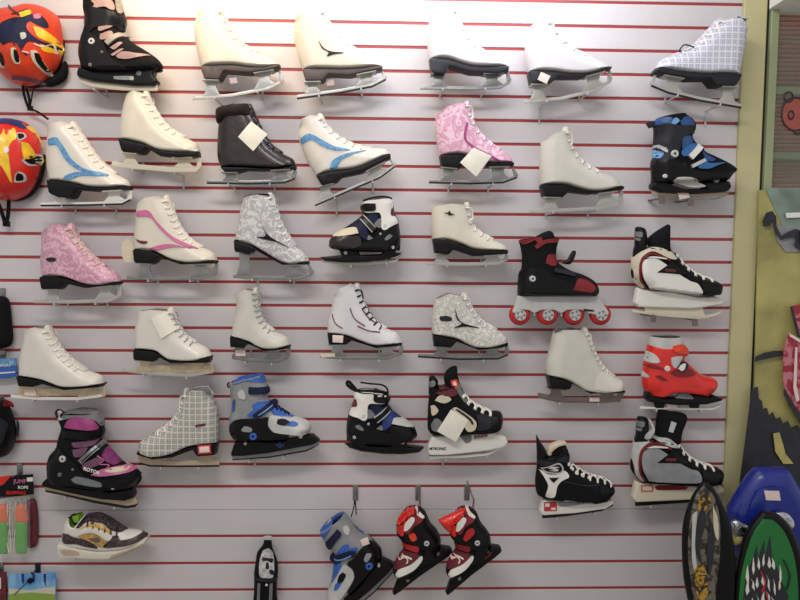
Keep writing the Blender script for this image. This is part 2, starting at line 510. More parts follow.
nt.links.new(tr.outputs[0], ms.inputs[1]); nt.links.new(b.outputs[0], ms.inputs[2]); nt.links.new(ms.outputs[0], nt.nodes['Material Output'].inputs[0])
MATS['window_glass'] = gm
bm = bmesh.new(); box_bm(bm, (WX+.0265, .004, .10), (2.6, .008, 2.2875))
me = mesh_from(bm, 'pane', smooth=False); link('pane', me, ['window_glass'], None, w1)

# ---- beyond the glass: a roller shutter and a painted board
def simple(name, label, cat, loc, group=None):
    o = bpy.data.objects.new(name, None); COL.objects.link(o); o.location = loc; o.empty_display_size = .02
    o['label'] = label; o['category'] = cat
    if group: o['group'] = group
    return o
def part(name, bm, m, root, loc, smooth=True):
    for v in bm.verts: v.co -= Vector(loc)
    me = mesh_from(bm, name, smooth=smooth, angle=35); return link(name, me, [m], root)
mat('shutter_red', 'a05248', .5, noise=.15); mat('shutter_rail', '8f8a70', .5); mat('mural_olive', 'a7a062', .5, noise=.25, nscale=7)
mat('mural_ink', '26262f', .5, noise=.2); mat('mural_red', '9c2436', .5, col2='c47886', nscale=22, kind='flower'); mat('mural_pink', 'c48a86', .5)
mat('mural_teal', '7f9186', .45, noise=.3, nscale=9); mat('mural_yellow', 'b8ad68', .5, noise=.1); mat('mural_brown', '8e7c50', .5, noise=.4, nscale=14)
YS = .30
p = at(800, 0, YS); loc = (1.9, YS, 1.55)
sh_ = simple('roller_shutter', 'reddish brown slatted roller shutter seen behind the shop window glass at top', 'shutter', loc)
bm = bmesh.new(); ztop, zbot = 2.6, at(785, 188, YS).z; z = zbot; 
x0, x1 = 1.20, 2.7
while z < ztop:
    prof = [(.02, z), (.004, z+.002), (0, z+.008), (.004, z+.0145), (.02, z+.016)]
    a = [bm.verts.new((x0, YS+y, q)) for y, q in prof]; b_ = [bm.verts.new((x1, YS+y, q)) for y, q in prof]
    for i in range(5): bm.faces.new((a[i], a[(i+1) % 5], b_[(i+1) % 5], b_[i]))
    z += .0165
part('slat_curtain', bm, 'shutter_red', sh_, loc)
for y in (91, 156):
    zc = at(788, y, YS-.02).z; bm = bmesh.new(); box_bm(bm, (x0, YS-.03, zc-.012), (x1, YS-.004, zc+.012)); part('rail', bm, 'shutter_rail', sh_, loc)
YM = -.032
mu = Thing('painted_board', 'olive painted board with dark splashes and a red shard beside the wooden post', 'painted board', (0, 0, 1), YM, (790, 600))
def mlayer(name, pts, m, k):
    return mu.plate(name, pts, m, hw=.001, bev=0, y=.0015-.0021*k)
zt = 186
mu.plate('board', [(759.5, 190), (905, 190), (905, 760), (747, 760)], 'mural_olive', hw=.004, bev=.001, y=.006)
mlayer('grey_sheen', [(765, 188), (905, 188), (905, 232), (785, 232), (776, 212)], 'mural_teal', 1)  # shiny stripe put into the board as a flat grey layer
mlayer('pale_patch', [(776, 226), (905, 222), (905, 250), (785, 252), (776, 240)], 'grey_plastic', 2)
mlayer('white_stroke', [(784, 213), (905, 209), (905, 214), (785, 218)], 'paint_white', 5)
mlayer('dark_cloud', [(738, 480), (746, 420), (750, 388), (756, 386), (757, 398), (760, 400), (761, 408), (765, 407), (767, 415), (771, 411), (774, 419), (778, 416), (781, 423), (786, 420), (789, 427), (795, 424), (800, 430), (905, 430), (905, 760), (735, 760)], 'mural_ink', 6)
mlayer('ink_splash', [(760, 222), (764, 213), (770, 211), (774, 217), (774, 226), (779, 236), (786, 232), (793, 229), (800, 231), (812, 226), (830, 250), (820, 262), (806, 262), (799, 250), (792, 246), (794, 236), (786, 238), (779, 240), (773, 233), (770, 222), (767, 226), (762, 227)], 'mural_ink', 7)
mlayer('ink_stroke', [(753, 356), (762, 352), (772, 350), (780, 350), (780, 355), (770, 357), (760, 359), (752, 361)], 'mural_ink', 8)
mlayer('red_spike', [(787, 306), (815, 300), (830, 345), (795, 336)], 'mural_red', 9)
mlayer('yellow_bolt', [(770, 432), (776, 431), (780, 444), (782, 452), (790, 462), (780, 462), (772, 450)], 'mural_yellow', 10)
mlayer('blue_fleck', [(797, 232), (806, 231), (806, 245), (799, 246)], 'blue', 11)  # small blue patch in the board's graphic
mlayer('red_shard', [(784, 333), (800, 343), (830, 352), (830, 430), (800, 418), (790, 405), (779, 386), (779, 350)], 'mural_red', 12)
mlayer('spike_edge', [(785.5, 306), (788, 306), (796, 337), (793, 336)], 'mural_ink', 13)
mlayer('shard_edge', [(784, 332), (800, 341), (830, 351), (830, 354), (800, 344.5), (785, 335.5)], 'sticker', 14)
mlayer('shard_line', [(790, 346), (792, 346), (791, 384), (794, 398), (791, 400), (788, 386)], 'sticker', 15)
mlayer('shard_ink_rim', [(779, 386), (790, 405), (800, 418), (830, 430), (830, 440), (796, 424), (784, 404), (778, 392)], 'mural_ink', 16)  # ink band along the lower rim of the red shard
# doodle in marker outline over the shutter
do = Thing('doodle_sticker', 'round reddish doodle face in black outline on the glass before the shutter', 'sticker', (0, 0, 1), .0, (790, 130))
def ring_pts(cx, cy, rx, ry, n=20, a0=0, a1=2*math.pi): return [(cx+rx*math.cos(a0+(a1-a0)*i/n), cy+ry*math.sin(a0+(a1-a0)*i/n)) for i in range(n+1)]
do.plate('face', ring_pts(795, 114, 13, 16)[:-1]+[], 'shutter_red', hw=.0008, bev=0, y=.0016, smooth=True)
for c in (ring_pts(795, 114, 13.5, 16.5), ring_pts(788.5, 97, 4.5, 5), ring_pts(791, 115, 2.6, 4), [(792, 130), (797, 134), (803, 131)]):
    pts = [(lambda q: (q[0], -.0008, q[1]))(do.L(p)) for p in c]
    do.tube('outline', pts, .0024, 'mural_ink', flat=1)

# ------------------------------------------------------------------ figure skates
def lace(T, sh, front, inset, n, m, f0=.03, f1=.62, r=.0016, tail=True):
    """eyelets along the front edge and a lace that crosses it between them"""
    P = [Vector(T.L(p)) for p in front]; S = res_run([tuple(p) for p in P], .003, True)+[P[-1]]
    cum = [0]
    for a, b in zip(S[:-1], S[1:]): cum.append(cum[-1]+(b-a).length)
    tot = cum[-1]; cen = Vector(sh.O.mean(0))
    def point(f):
        d = f*tot
        for i in range(len(S)-1):
            if cum[i+1] >= d:
                t = (d-cum[i])/max(1e-9, cum[i+1]-cum[i]); q = S[i].lerp(S[i+1], t); tg = (S[i+1]-S[i]).normalized(); break
        nn = Vector((-tg.y, tg.x))
        if nn.dot(cen-q) < 0: nn = -nn
        return q, nn
    bmE = bmesh.new(); strands = []
    eye = []
    for i in range(n):
        q, nn = point(f0+(f1-f0)*i/(n-1)); e = q+nn*inset; eye.append((q, nn, e, float(sh.h([tuple(e)])[0])))
        for sg in (-1, 1):
            c = e; h = eye[-1][3]
            ring0 = [bmE.verts.new((c.x+.0026*math.cos(a*math.pi/4), sg*(h+.0012), c.y+.0026*math.sin(a*math.pi/4))) for a in range(8)]
            ring1 = [bmE.verts.new((c.x+.0030*math.cos(a*math.pi/4), sg*(h-.003), c.y+.0030*math.sin(a*math.pi/4))) for a in range(8)]
            bmE.faces.new(ring0)
            for a in range(8): bmE.faces.new((ring0[a], ring0[(a+1) % 8], ring1[(a+1) % 8], ring1[a]))
    link('eyelet_rivets', mesh_from(bmE, 'eyelet_rivets', angle=30), ['dull_steel'], T.o)
    me = None; bmL = bmesh.new()
    for i in range(n):
        for j, sg in (((i+1, 1), (i+1, -1)) if i+1 < n else ((i, 1),)):
            q0, n0, e0, h0 = eye[i]; q1, n1, e1, h1 = eye[j]
            m0 = q0-n0*.0035; m1 = q1-n1*.0035; mm = (m0+m1)/2
            pts = [(e0.x, sg*(h0+.001), e0.y), ((e0.x*.35+m0.x*.65), sg*(h0*.62+.002), (e0.y*.35+m0.y*.65)), (mm.x, 0, mm.y),
                   ((e1.x*.35+m1.x*.65), -sg*(h1*.62+.002), (e1.y*.35+m1.y*.65)), (e1.x, -sg*(h1+.001), e1.y)]
            t = tube_mesh('t', pts, r, 1.6, 6); bmL.from_mesh(t); bpy.data.meshes.remove(t)
    if tail:
        q, nn, e, h = eye[0]
        for sg in (-1, 1):
            t = tube_mesh('t', [(e.x, sg*(h+.001), e.y), (e.x-nn.x*.02, sg*(h*.7+.004), e.y-nn.y*.02-.006), (e.x-nn.x*.026, sg*h*.4-.004, e.y-.028), (e.x-nn.x*.012, sg*h*.7-.006, e.y-.040)], r, 1.6, 6)
            bmL.from_mesh(t); bpy.data.meshes.remove(t)
    me = bpy.data.meshes.new('lace'); bmL.to_mesh(me); bmL.free()
    for p in me.polygons: p.use_smooth = True
    link('lace', me, [m], T.o)
YSK = -.088
def bracket(T, label, pts, w=.006, m='light_grey'):
    """two arms hooked in the groove next to them that carry the blade; pts: pixels under the runner"""
    loc = at(*T.px(pts[0]), 0); o = simple('display_bracket', label, 'bracket', loc, 'slatwall brackets under the skates')
    for p in pts:
        q = at(*T.px(p), T.Y); z = q.z-.0016; x = q.x
        k = min([kk for kk in ks if abs(kk-21.06) > .01], key=lambda kk: abs(Z0-kk*PT-(z-.006)) + (0 if Z0-kk*PT < z+.02 else .004)); zg = Z0-k*PT
        bm = bmesh.new()
        box_bm(bm, (x-w/2, -.0022, min(z-.004, zg-.012)), (x+w/2, -.0002, max(z-.001, zg+.008))) if w < .015 else box_bm(bm, (x-w*.3, -.0022, z-.0035), (x+w*.3, -.0002, z))
        part('back_plate', bm, m, o, loc, smooth=False)
        bm = bmesh.new()
        box_bm(bm, (x-w*.3, T.Y-.012, z-.0035), (x+w*.3, -.0024, z)); box_bm(bm, (x-w*.3, T.Y-.0145, z-.0035), (x+w*.3, T.Y-.0122, z+.004))
        if w > .015: box_bm(bm, (x-w*.5, T.Y-.0165, z-.020), (x+w*.5, T.Y-.0147, z+.002))
        part('arm', bm, m, o, loc, smooth=False)
    return o
def figure_skate(label, crop, back, front, bot, sole, run, leather='white_leather', tops=(), solem='black_sole', blade='steel', edge=None, W=.039, n=7, lacem='white_lace',
                 posts=None, name='figure_skate', lining='tan_lining', tongue=True, rw=3.4, tongue_m=None, brk=(.25, .72), blabel=None, smooth_top=True, postm=None, inset=.012, tail=True):
    """back: heel to collar; front: collar to toe; bot: top of the sole from toe to heel; sole: its underside from heel to toe; run: runner underside from heel to toe"""
    rx = [p[0] for p in run]; base = run[len(run)//2]
    T = Thing(name, label, 'ice skate', crop, YSK, base)
    boot = T.solid('boot', [('r', back), ('o', [back[-1]]+list(tops)+[front[0]]), ('r', front), ('f', [front[-1]]+list(bot)+[back[0]])], leather, W=W, R=.042, Rf=.008, collar=lining)
    sh = T.host[0]
    d = 1 if front[-1][0] > back[0][0] else -1; k = crop[2]
    if tongue:
        # a padded tongue inside the lacing, showing a little above the collar and before the front edge
        f = front; nfr = max(2, int(len(f)*.6)); o_ = 1.4*k
        outer = [(f[0][0]-d*3*k, f[0][1]-4.0*k), (f[0][0]+d*1.5*k, f[0][1]-3.5*k)]+[(p[0]+d*o_*.9, p[1]-o_*.5) for p in f[1:nfr+1]]
        inner = [(p[0]-d*5*k, p[1]+3*k) for p in f[:nfr+1][::-1]]
        T.solid('tongue', outer+inner, tongue_m or leather, W=.020, R=.012, host=False)
    so = [back[0]]+list(bot[::-1])+[front[-1]]
    T.solid('sole', [('f', so+list(sole[::-1])+[so[0]])], solem, W=W*.78, Rf=.003, R=.01, smooth=False, host=False, g=.02, ang=30)
    # blade: two mounting plates with posts, a runner
    ry = lambda x: float(np.interp(x*d, [p[0]*d for p in run], [p[1] for p in run]))
    ln = abs(front[-1][0]-back[0][0]); hx = back[0][0]+d*ln*.13; tx = back[0][0]+d*ln*.80
    if posts: hx, tx = posts
    sy = lambda x: float(np.interp(x*d, [p[0]*d for p in sole], [p[1] for p in sole]))
    w = rw*k
    pm = postm or blade
    bl = T.plate('blade', [(p[0], p[1]) for p in run]+[(p[0], p[1]-w) for p in run[::-1]], blade, hw=.0022, bev=.0005, host=True)
    for cx, wt, wb in ((hx, 5.5, 8.5), (tx, 6.5, 11)):
        wt *= k; wb *= k; yt = sy(cx)-1.0*k; yb = ry(cx)-w*.8
        T.plate('blade_post', [(cx-wt, sy(cx-wt)-.8*k), (cx-wt*.2, yt), (cx+wt, sy(cx+wt)-.8*k), (cx+wt*.8, yt*.5+yb*.5), (cx+wb, ry(cx+wb)-w*.8), (cx, yb), (cx-wb, ry(cx-wb)-w*.8), (cx-wt*.9, yt*.45+yb*.55)], pm, hw=.0028, bev=.0005, parent=bl)
        a = T.L((cx-wt*1.5, sy(cx-wt*1.5))); b = T.L((cx+wt*1.5, sy(cx+wt*1.5))); bm = bmesh.new()
        vs = []
        for (x, z) in ((a[0], a[1]), (b[0], b[1])):
            for y in (-.024, .024):
                for dz in (.001, -.0025): vs.append(bm.verts.new((x, y, z+dz)))
        for f in ((0, 1, 3, 2), (4, 6, 7, 5), (0, 4, 5, 1), (2, 3, 7, 6), (0, 2, 6, 4), (1, 5, 7, 3)): bm.faces.new([vs[i] for i in f])
        link('mounting_plate', mesh_from(bm, 'mounting_plate', smooth=False), [pm], T.o, bl)
    # curled toe pick up to the sole
    e = run[-1]; tt = front[-1]
    T.plate('toe_pick', [(e[0]-d*3*k, e[1]), (e[0], e[1]), (e[0]+d*1.2*k, e[1]-3*k), (tt[0]+d*1.0*k, sole[-1][1]+1.0*k), (tt[0]-d*2*k, sole[-1][1]-.5*k), (e[0]-d*3.5*k, e[1]-w)], pm, hw=.0026, bev=.0005, parent=bl)
    if edge:
        T.plate('blade_edge', [(p[0], p[1]+.5*k) for p in run]+[(p[0], p[1]-1.3*k) for p in run[::-1]], edge, hw=.0032, bev=.0008, parent=bl)
    if n: lace(T, sh, front, inset, n, lacem, tail=tail)
    if brk:
        pts = []
        for fr in brk:
            x = run[0][0]+(run[-1][0]-run[0][0])*fr; pts.append((x, ry(x)+(.5*k if edge else 0)))
        bracket(T, blabel or ('steel bracket arms under the '+label), pts)
    return T
def back_px(T, pts, h):
    """crop points whose centre-plane spots lie straight behind the card at depth h"""
    o = []
    for p in pts:
        w = at(*T.px(p), T.Y-h)-T.org; q = T.L(p); u = T.L((p[0]+1, p[1])); v = T.L((p[0], p[1]+1))
        A = np.array([[u[0]-q[0], v[0]-q[0]], [u[1]-q[1], v[1]-q[1]]]); d = np.linalg.solve(A, [w.x-q[0], w.z-q[1]])
        o.append((p[0]+d[0], p[1]+d[1]))
    return o
def tag(T, pts, m='tag_paper', name='price_tag', lift=.004, label=None):
    """a stiff card hanging on the near side of the skate"""
    P = [T.L(p) for p in pts]; h = max(float(v) for v in T.H([tuple(np.mean(P, 0))]+[tuple(p) for p in P]))+lift
    return T.plate(name, back_px(T, pts, h), m, hw=.0006, bev=.0002, y=-h, label=label)
def sticker(T, pts, m='sticker', name='price_sticker', label=None, y=None):
    P = [T.L(p) for p in pts]; h = float(T.H([tuple(np.mean(P, 0))])[0]) if y is None else y
    h = max(h, .003)+.0015
    T.plate(name, back_px(T, pts, h), m, hw=.0008, bev=.0002, y=-h, label=label)
C1 = (0, 0, 1)
# ---- top row
T = figure_skate('white figure skate in the top row next to the black skate with a cream runner', C1,
    [(201.5, 68), (198.5, 57), (195.5, 42), (194.5, 28), (197, 17)], [(222, 12), (229, 25), (236, 37), (246, 46), (258, 53), (270, 59), (280.5, 65)], [(268, 69), (252, 69), (236, 67), (222, 67)],
    [(206, 81), (221, 81.5), (226, 73), (250, 75), (268, 72.5), (281, 69.5)], [(193, 100), (232, 97), (268, 90), (283, 83)], 'cream_leather', tops=[(208, 11.5)], blade='pale_steel', rw=3.2, n=6, solem='brown_sole', blabel='bracket arms under the top-row figure skate nearest the black skate')
sticker(T, [(229, 78), (236, 77.5), (238, 83), (230.5, 84)])
T = figure_skate('white figure skate with a thin black swoosh in the top row', C1,
    [(302.5, 70.5), (299, 60), (296, 48), (293.8, 36), (294, 26)], [(322.5, 12.5), (329, 22), (338, 33), (350, 46), (364, 54), (376, 60), (382.5, 67)], [(370, 69), (355, 70.5), (340, 71), (325, 70.5)],
    [(306, 83), (323, 82.5), (329, 76.5), (350, 77.5), (366, 74), (382.5, 71)], [(297, 99), (340, 93), (372, 87), (386, 80)], 'cream_leather', tops=[(302, 16), (311, 11)], blade='pale_steel', edge='dark_steel', rw=4, n=6, solem='brown_sole', blabel='bracket arms under the top-row skate with the black swoosh')
T.patch('swoosh', [(318.5, 40.5), (324, 48), (332, 51.5), (343.5, 52.5), (334, 54), (327, 56), (328.5, 52), (322, 48)], 'charcoal', both=False)
sticker(T, [(326, 78.5), (333.5, 78), (334.5, 85), (327, 86)])
T = figure_skate('plain white figure skate level on a grey blade, middle of the top row', C1,
    [(428.8, 60), (427.2, 45), (427.5, 30), (431, 15)], [(455, 11), (461, 25), (467.5, 37.5), (476, 47.5), (490, 54), (503, 60), (508, 67.5)], [(490, 68.5), (472.5, 68), (460, 65), (447.5, 61)],
    [(431, 75), (443, 76.5), (449, 68.5), (470, 74.5), (499, 75.5), (508, 72)], [(420, 89), (470, 89.5), (500, 88.5), (510, 83)], 'cool_leather', tops=[(442, 11)], blade='dull_steel', edge='dull_steel', rw=3, n=6, solem='ink_sole', blabel='bracket arms under the level grey-bladed skate of the top row')
T = figure_skate('white top-row figure skate with a pale sticker on its heel, blade sloping up', C1,
    [(527.5, 72.5), (525, 55), (525.3, 40), (529, 28)], [(548, 22.5), (556, 34), (566, 45), (580, 53), (597, 60), (610, 67.5)], [(595, 73), (582, 75.5), (565, 75), (550, 73)],
    [(530, 85.5), (548, 85.5), (556, 79), (580, 79), (597, 74.5), (610, 70.5)], [(524, 103.5), (562, 100), (598, 91), (611, 82)], 'cool_leather', tops=[(538, 23)], blade='pale_steel', rw=3.4, n=5, solem='ink_sole', blabel='bracket arms under the top-row skate with a sticker on its heel')
sticker(T, [(541, 72), (550.5, 76), (546.5, 84), (537.5, 79.5)], y=.04)
T = figure_skate('large pale grey plaid figure skate facing left beside the wooden post, top row', C1,
    [(738, 76), (741, 60), (744, 45), (745.5, 34)], [(719, 22), (706, 33), (697, 43), (688, 50), (674, 55), (661, 60), (655, 68.6)], [(668, 72), (688, 74.5), (705, 75.5), (720, 75)],
    [(732, 88), (712, 87.5), (706, 80.5), (688, 81), (665, 77), (652, 74)], [(741, 108), (700, 101), (668, 93), (651, 86)], 'plaid_pale', tops=[(732, 20), (743, 23)], blade='pale_steel', edge='dark_steel', rw=4, n=6, solem='charcoal', W=.043, blabel='bracket arms under the pale plaid skate by the post')
T.tube('lace_bow', [(lambda q: (q[0], -.03+i*.006, q[1]))(T.L(p)) for i, p in enumerate([(690, 50), (681, 47), (677, 53), (684, 52), (690, 49), (697, 48)])], .0022, 'navy')
# ---- second row
T = figure_skate('white figure skate with blue stripes beside the flame-painted helmet', C1,
    [(50, 180), (47.5, 165), (47.3, 147.5), (48.5, 133)], [(74, 125.5), (82, 135), (91, 148), (102, 162), (117, 174), (128, 180.5), (130.5, 186)], [(112, 188), (92.5, 187.5), (80, 184.5), (70, 182.5)],
    [(52.5, 194), (61, 198), (74, 199.5), (79, 190.5), (98, 192), (131, 190)], [(41, 206), (85, 205.5), (122, 204.5), (131, 200)], tops=[(54, 126.5), (66, 123)], blade='white_plastic', edge='dark_steel', n=7, blabel='bracket arms under the blue-striped skate by the helmet')
q = lambda L_: [(x/4, y/4+100) for x, y in L_]
T.patch('stripe', q([(194, 156), (225, 150), (250, 180), (290, 240), (340, 275), (400, 288), (435, 299), (380, 299), (310, 276), (262, 238), (227, 182), (194, 180)]), 'sky_blue')
T.patch('stripe', q([(252, 318), (265, 300), (310, 288), (370, 292), (435, 302), (380, 303), (322, 303), (285, 316)]), 'sky_blue')
T = figure_skate('plain white figure skate in the second row between the blue-striped and the fur-topped skates', C1,
    [(120.5, 139), (120.5, 127), (123, 110), (126.5, 97)], [(147.5, 95), (152, 104), (160, 117), (171, 129), (186, 137.5), (197, 144), (199.8, 150)], [(199, 153), (178, 153), (160, 151), (145, 144.5)],
    [(124.5, 153), (144, 155), (149, 149), (160, 156), (180, 159), (199.5, 157.5)], [(112, 166), (135, 169), (170, 172), (196, 172), (200.5, 168)], 'cream_leather', tops=[(137, 93.5)], blade='cream_plastic', rw=5, n=7, blabel='bracket arms under the plain white skate of the second row')
T = figure_skate('black leather figure skate with a brown fur cuff and a large paper tag', C1,
    [(221, 167.5), (217.8, 157), (217.8, 140), (219, 122), (221, 110)], [(250, 108), (256, 118), (262, 131), (270, 144), (282, 153), (293, 159), (296.5, 166)], [(280, 169), (262, 169), (245, 168)],
    [(226, 173), (240, 173), (248, 171), (262, 171.5), (296.5, 169.5)], [(207, 183.5), (250, 184), (285, 183), (295, 179)], 'dark_leather', tops=[(235, 106)], blade='steel', edge='dark_steel', n=7, lacem='charcoal', lining='black_fabric', blabel='bracket arms under the fur-cuffed black skate', tongue_m='dark_leather')
q = lambda L_: [(x/4+180, y/4+90) for x, y in L_]
T.solid('fur_cuff', q([(146, 78), (170, 66), (210, 60), (272, 56), (284, 75), (290, 100), (278, 120), (230, 128), (190, 130), (155, 138), (145, 115)]), 'fur', W=.05, R=.03)
tag(T, q([(285, 125), (350, 177), (293, 245), (232, 187)]), name='paper_tag')
T = figure_skate('white figure skate with blue stripes tilted steeply toe-up, second row', C1,
    [(316, 176), (308, 163), (302.5, 150), (298.5, 138), (299.5, 129)], [(321, 117.5), (328, 127), (339, 137), (355, 145), (372, 148), (385, 149), (390.5, 154)], [(378, 160), (362, 167), (350, 170), (331, 172)],
    [(322.5, 187), (337, 183), (342, 178), (362, 174), (391, 159)], [(315, 206), (352, 190), (380, 178), (395, 167)], tops=[(303, 121), (312, 117)], blade='pale_steel', edge='dark_steel', n=7, blabel='bracket arms under the steeply tilted blue-striped skate')
T.patch('stripe', q([(480, 200), (500, 180), (525, 176), (570, 200), (620, 225), (680, 238), (620, 240), (570, 224), (530, 200), (505, 206), (488, 216)]), 'sky_blue')
T.patch('stripe', q([(600, 318), (605, 290), (630, 268), (680, 250), (745, 240), (690, 256), (645, 280), (628, 312)]), 'sky_blue')
T = figure_skate('pink patterned figure skate with a square paper tag, second row', C1,
    [(439, 156), (436, 140), (435, 127), (435.5, 117)], [(467.5, 105), (471, 117), (477, 130), (487, 141), (500, 150), (510, 157), (513, 162.5)], [(500, 163.5), (487.5, 163), (472, 159), (460, 155)],
    [(441, 167.5), (459, 169.5), (466, 163), (487.5, 167.5), (513, 167)], [(429, 183), (470, 184), (503, 183), (517, 178)], 'pink_leather', tops=[(446, 109), (457, 105.5)], blade='steel', edge='dark_steel', n=6, tongue_m='pink_leather', blabel='bracket arms under the pink skate with a square tag')
q = lambda L_: [(x/4+360, y/4+90) for x, y in L_]
tag(T, q([(455, 230), (527, 264), (465, 347), (400, 290)]), name='paper_tag')
T.bar('seam_band', q([(430, 130), (420, 190), (450, 225), (520, 262), (560, 290)]), 2.2, 'magenta', t=.0012)
T = figure_skate('plain white figure skate in the second row next to the blue and black skate', C1,
    [(540, 184.5), (539.5, 168), (540, 155), (541, 142)], [(566, 131), (569.5, 142), (575, 154), (586, 165), (600, 172), (614, 178), (622, 186)], [(603, 191), (588, 191.5), (575, 188.5), (562.5, 185)],
    [(542.5, 197.5), (561, 198), (567, 192.5), (588, 195), (621.5, 190.5)], [(529, 213), (570, 211.5), (600, 209.5), (622, 204)], 'grey_leather', tops=[(553, 135)], blade='pale_steel', n=7, blabel='bracket arms under the white skate beside the blue and black skate')
# ---- third row
T = figure_skate('pink glittery figure skate in the third row, below the helmet with a blue crown', C1,
    [(43, 276), (41.5, 260), (42.5, 245), (42.5, 235)], [(72, 227), (77, 236), (84, 246), (93, 256), (106, 266), (117, 273), (121, 281)], [(104, 285), (88, 284), (74, 279), (62, 276)],
    [(45, 289), (62, 289), (67, 283), (88, 288), (121, 284.5)], [(34, 303), (70, 303.5), (108, 302.5), (121, 297)], 'pink_glitter', tops=[(50, 229), (62, 224)], blade='pale_steel', n=7, tongue_m='pink_glitter', lacem='beige', blabel='bracket arms under the pink glittery skate')
T.patch('logo', ring_pts(51, 259.5, 5, 2.2, 12)[:-1], 'charcoal', both=False)
T = figure_skate('white figure skate with pink stripes, third row', C1,
    [(135, 249), (134.5, 236), (136, 222), (137, 206)], [(167.5, 199), (173, 210), (180, 226), (190, 239), (203, 247), (214, 253), (217.5, 260)], [(200, 262.5), (186, 262.5), (172, 259), (155, 251)],
    [(137, 263), (156, 264), (161, 257), (182, 264.5), (217.5, 263.5)], [(127, 279), (160, 280.5), (200, 280), (216, 275)], 'cream_leather', tops=[(150, 198.5), (162, 197)], blade='steel', n=8, blabel='bracket arms under the pink-striped skate')
q = lambda L_: [(x/4, y/4+180) for x, y in L_]
T.patch('stripe', q([(548, 126), (592, 122), (625, 163), (680, 218), (740, 250), (795, 274), (735, 262), (690, 240), (640, 195), (600, 150), (548, 146)]), 'pink', label='pink stripe')
T.patch('stripe', q([(592, 288), (620, 265), (680, 256), (765, 272), (700, 268), (645, 278), (612, 294)]), 'pink')
T.patch('logo', q([(542, 236), (560, 242), (590, 246), (578, 256), (555, 250)]), 'maroon', both=False)
T.plate('paper_tag', q([(495, 250), (512, 236), (530, 245), (542, 280), (538, 318), (518, 330), (500, 318), (492, 285)]), 'beige', hw=.0007, bev=0, y=-.012, smooth=True)
T = figure_skate('silver printed figure skate with a black swoosh and black collar rim, third row', C1,
    [(235, 239.5), (238, 225), (241, 208), (244.5, 197.5)], [(271, 196), (276, 204), (279, 217), (286, 232), (296, 246), (306, 254), (309.5, 261)], [(295, 264), (283, 262.5), (268, 254), (252.5, 245)],
    [(235.5, 251.5), (251, 255), (256, 250), (283, 265), (309.5, 264.5)], [(233, 278), (262, 279.5), (300, 280), (313, 275)], 'silver_print', tops=[(258, 195.5)], blade='steel', n=7, tongue_m='silver_print', blabel='bracket arms under the silver skate with black collar rim')
q = lambda L_: [(x/4+180, y/4+180) for x, y in L_]
T.patch('swoosh', q([(328, 178), (345, 212), (372, 234), (436, 270), (385, 248), (350, 240), (308, 228), (342, 222)]), 'black_plastic', both=False)
T.tube('collar_rim', [(lambda v: (v[0], y, v[1]))(T.L(p)) for p, y in (((245, 197.2), -.006), ((250, 196.4), -.026), ((260, 195.4), -.036), ((268, 195.2), -.028), ((272, 196.5), -.008), ((275, 201), -.014), ((276.5, 205), -.012))], .0025, 'black_fabric')
T = figure_skate('small cream figure skate with a tiny dark star on the ankle, third row', C1,
    [(432, 239), (431, 228), (431.3, 217), (432.5, 207)], [(467.5, 206), (470, 215), (473, 226), (481, 233), (493, 239.5), (504, 245), (507.5, 250)], [(490, 250.5), (472.5, 249), (460, 244), (447.5, 240)],
    [(434, 253.5), (448, 255), (453, 250), (473, 256.5), (507, 254)], [(426, 265), (465, 266), (498, 265), (508, 260)], 'cream_leather', tops=[(450, 204.5)], blade='pale_steel', n=6, blabel='bracket arms under the small cream skate with a star')
q = lambda L_: [(x/4+360, y/4+180) for x, y in L_]
T.patch('star', q([(336, 131), (352, 130), (358, 122), (364, 133), (378, 138), (366, 140), (358, 143), (350, 135)]), 'charcoal', smooth=False, g=.003, both=False)
# ---- fourth row
T = figure_skate('plain white figure skate with loose laces at the left end of the fourth row', C1,
    [(20, 374), (20.5, 358), (23.5, 342), (25, 333)], [(49, 328.5), (55, 338), (62, 350), (72.5, 360), (87, 370), (101, 375.5), (104.5, 382.5)], [(88, 385.5), (67.5, 386), (56, 382.5), (45, 378.5)],
    [(22.5, 385), (37.5, 386), (43, 382), (67.5, 389), (104, 386)], [(11, 397.5), (40, 400), (78, 400), (105, 396.5)], 'white_leather', tops=[(29, 329), (40, 326)], blade='white_plastic', postm='brass_steel', rw=3, n=8, lining='mid_grey', tongue_m='grey_leather', blabel='bracket arms under the white skate at the left end of the fourth row')
q = lambda L_: [(x/4, y/4+300) for x, y in L_]
sticker(T, q([(98, 358), (144, 360), (144, 384), (98, 382)]), y=.003)
T.plate('plastic_blade_cover', q([(75, 350), (420, 362), (418, 382), (70, 384)]), 'brass_steel', hw=.0016, bev=.0003)
T = figure_skate('white figure skate with a folded paper tag over its ankle, fourth row', C1,
    [(135.5, 347.5), (135, 333), (137, 320), (138.5, 311)], [(172, 311), (177, 321), (185, 334), (196, 342), (207, 348), (212, 355)], [(195, 360), (172.5, 359), (165, 355), (157.5, 350)],
    [(136, 359), (156, 361), (161, 356), (173, 362.5), (211, 362)], [(122, 371.5), (150, 375), (190, 377), (213, 373)], 'white_leather', tops=[(155, 309)], blade='pale_steel', postm='brass_steel', n=7, lacem='grey_lace', blabel='bracket arms under the white skate with the ankle tag')
q = lambda L_: [(x/4+120, y/4+290) for x, y in L_]
T.patch('paper_tag', q([(125, 115), (190, 84), (242, 150), (165, 196)]), 'tag_paper', t=.004, both=False, smooth=False)
T.plate('plastic_blade_cover', q([(20, 318), (140, 300), (365, 300), (380, 322), (330, 332), (120, 330)]), 'brass_steel', hw=.0016, bev=.0003)
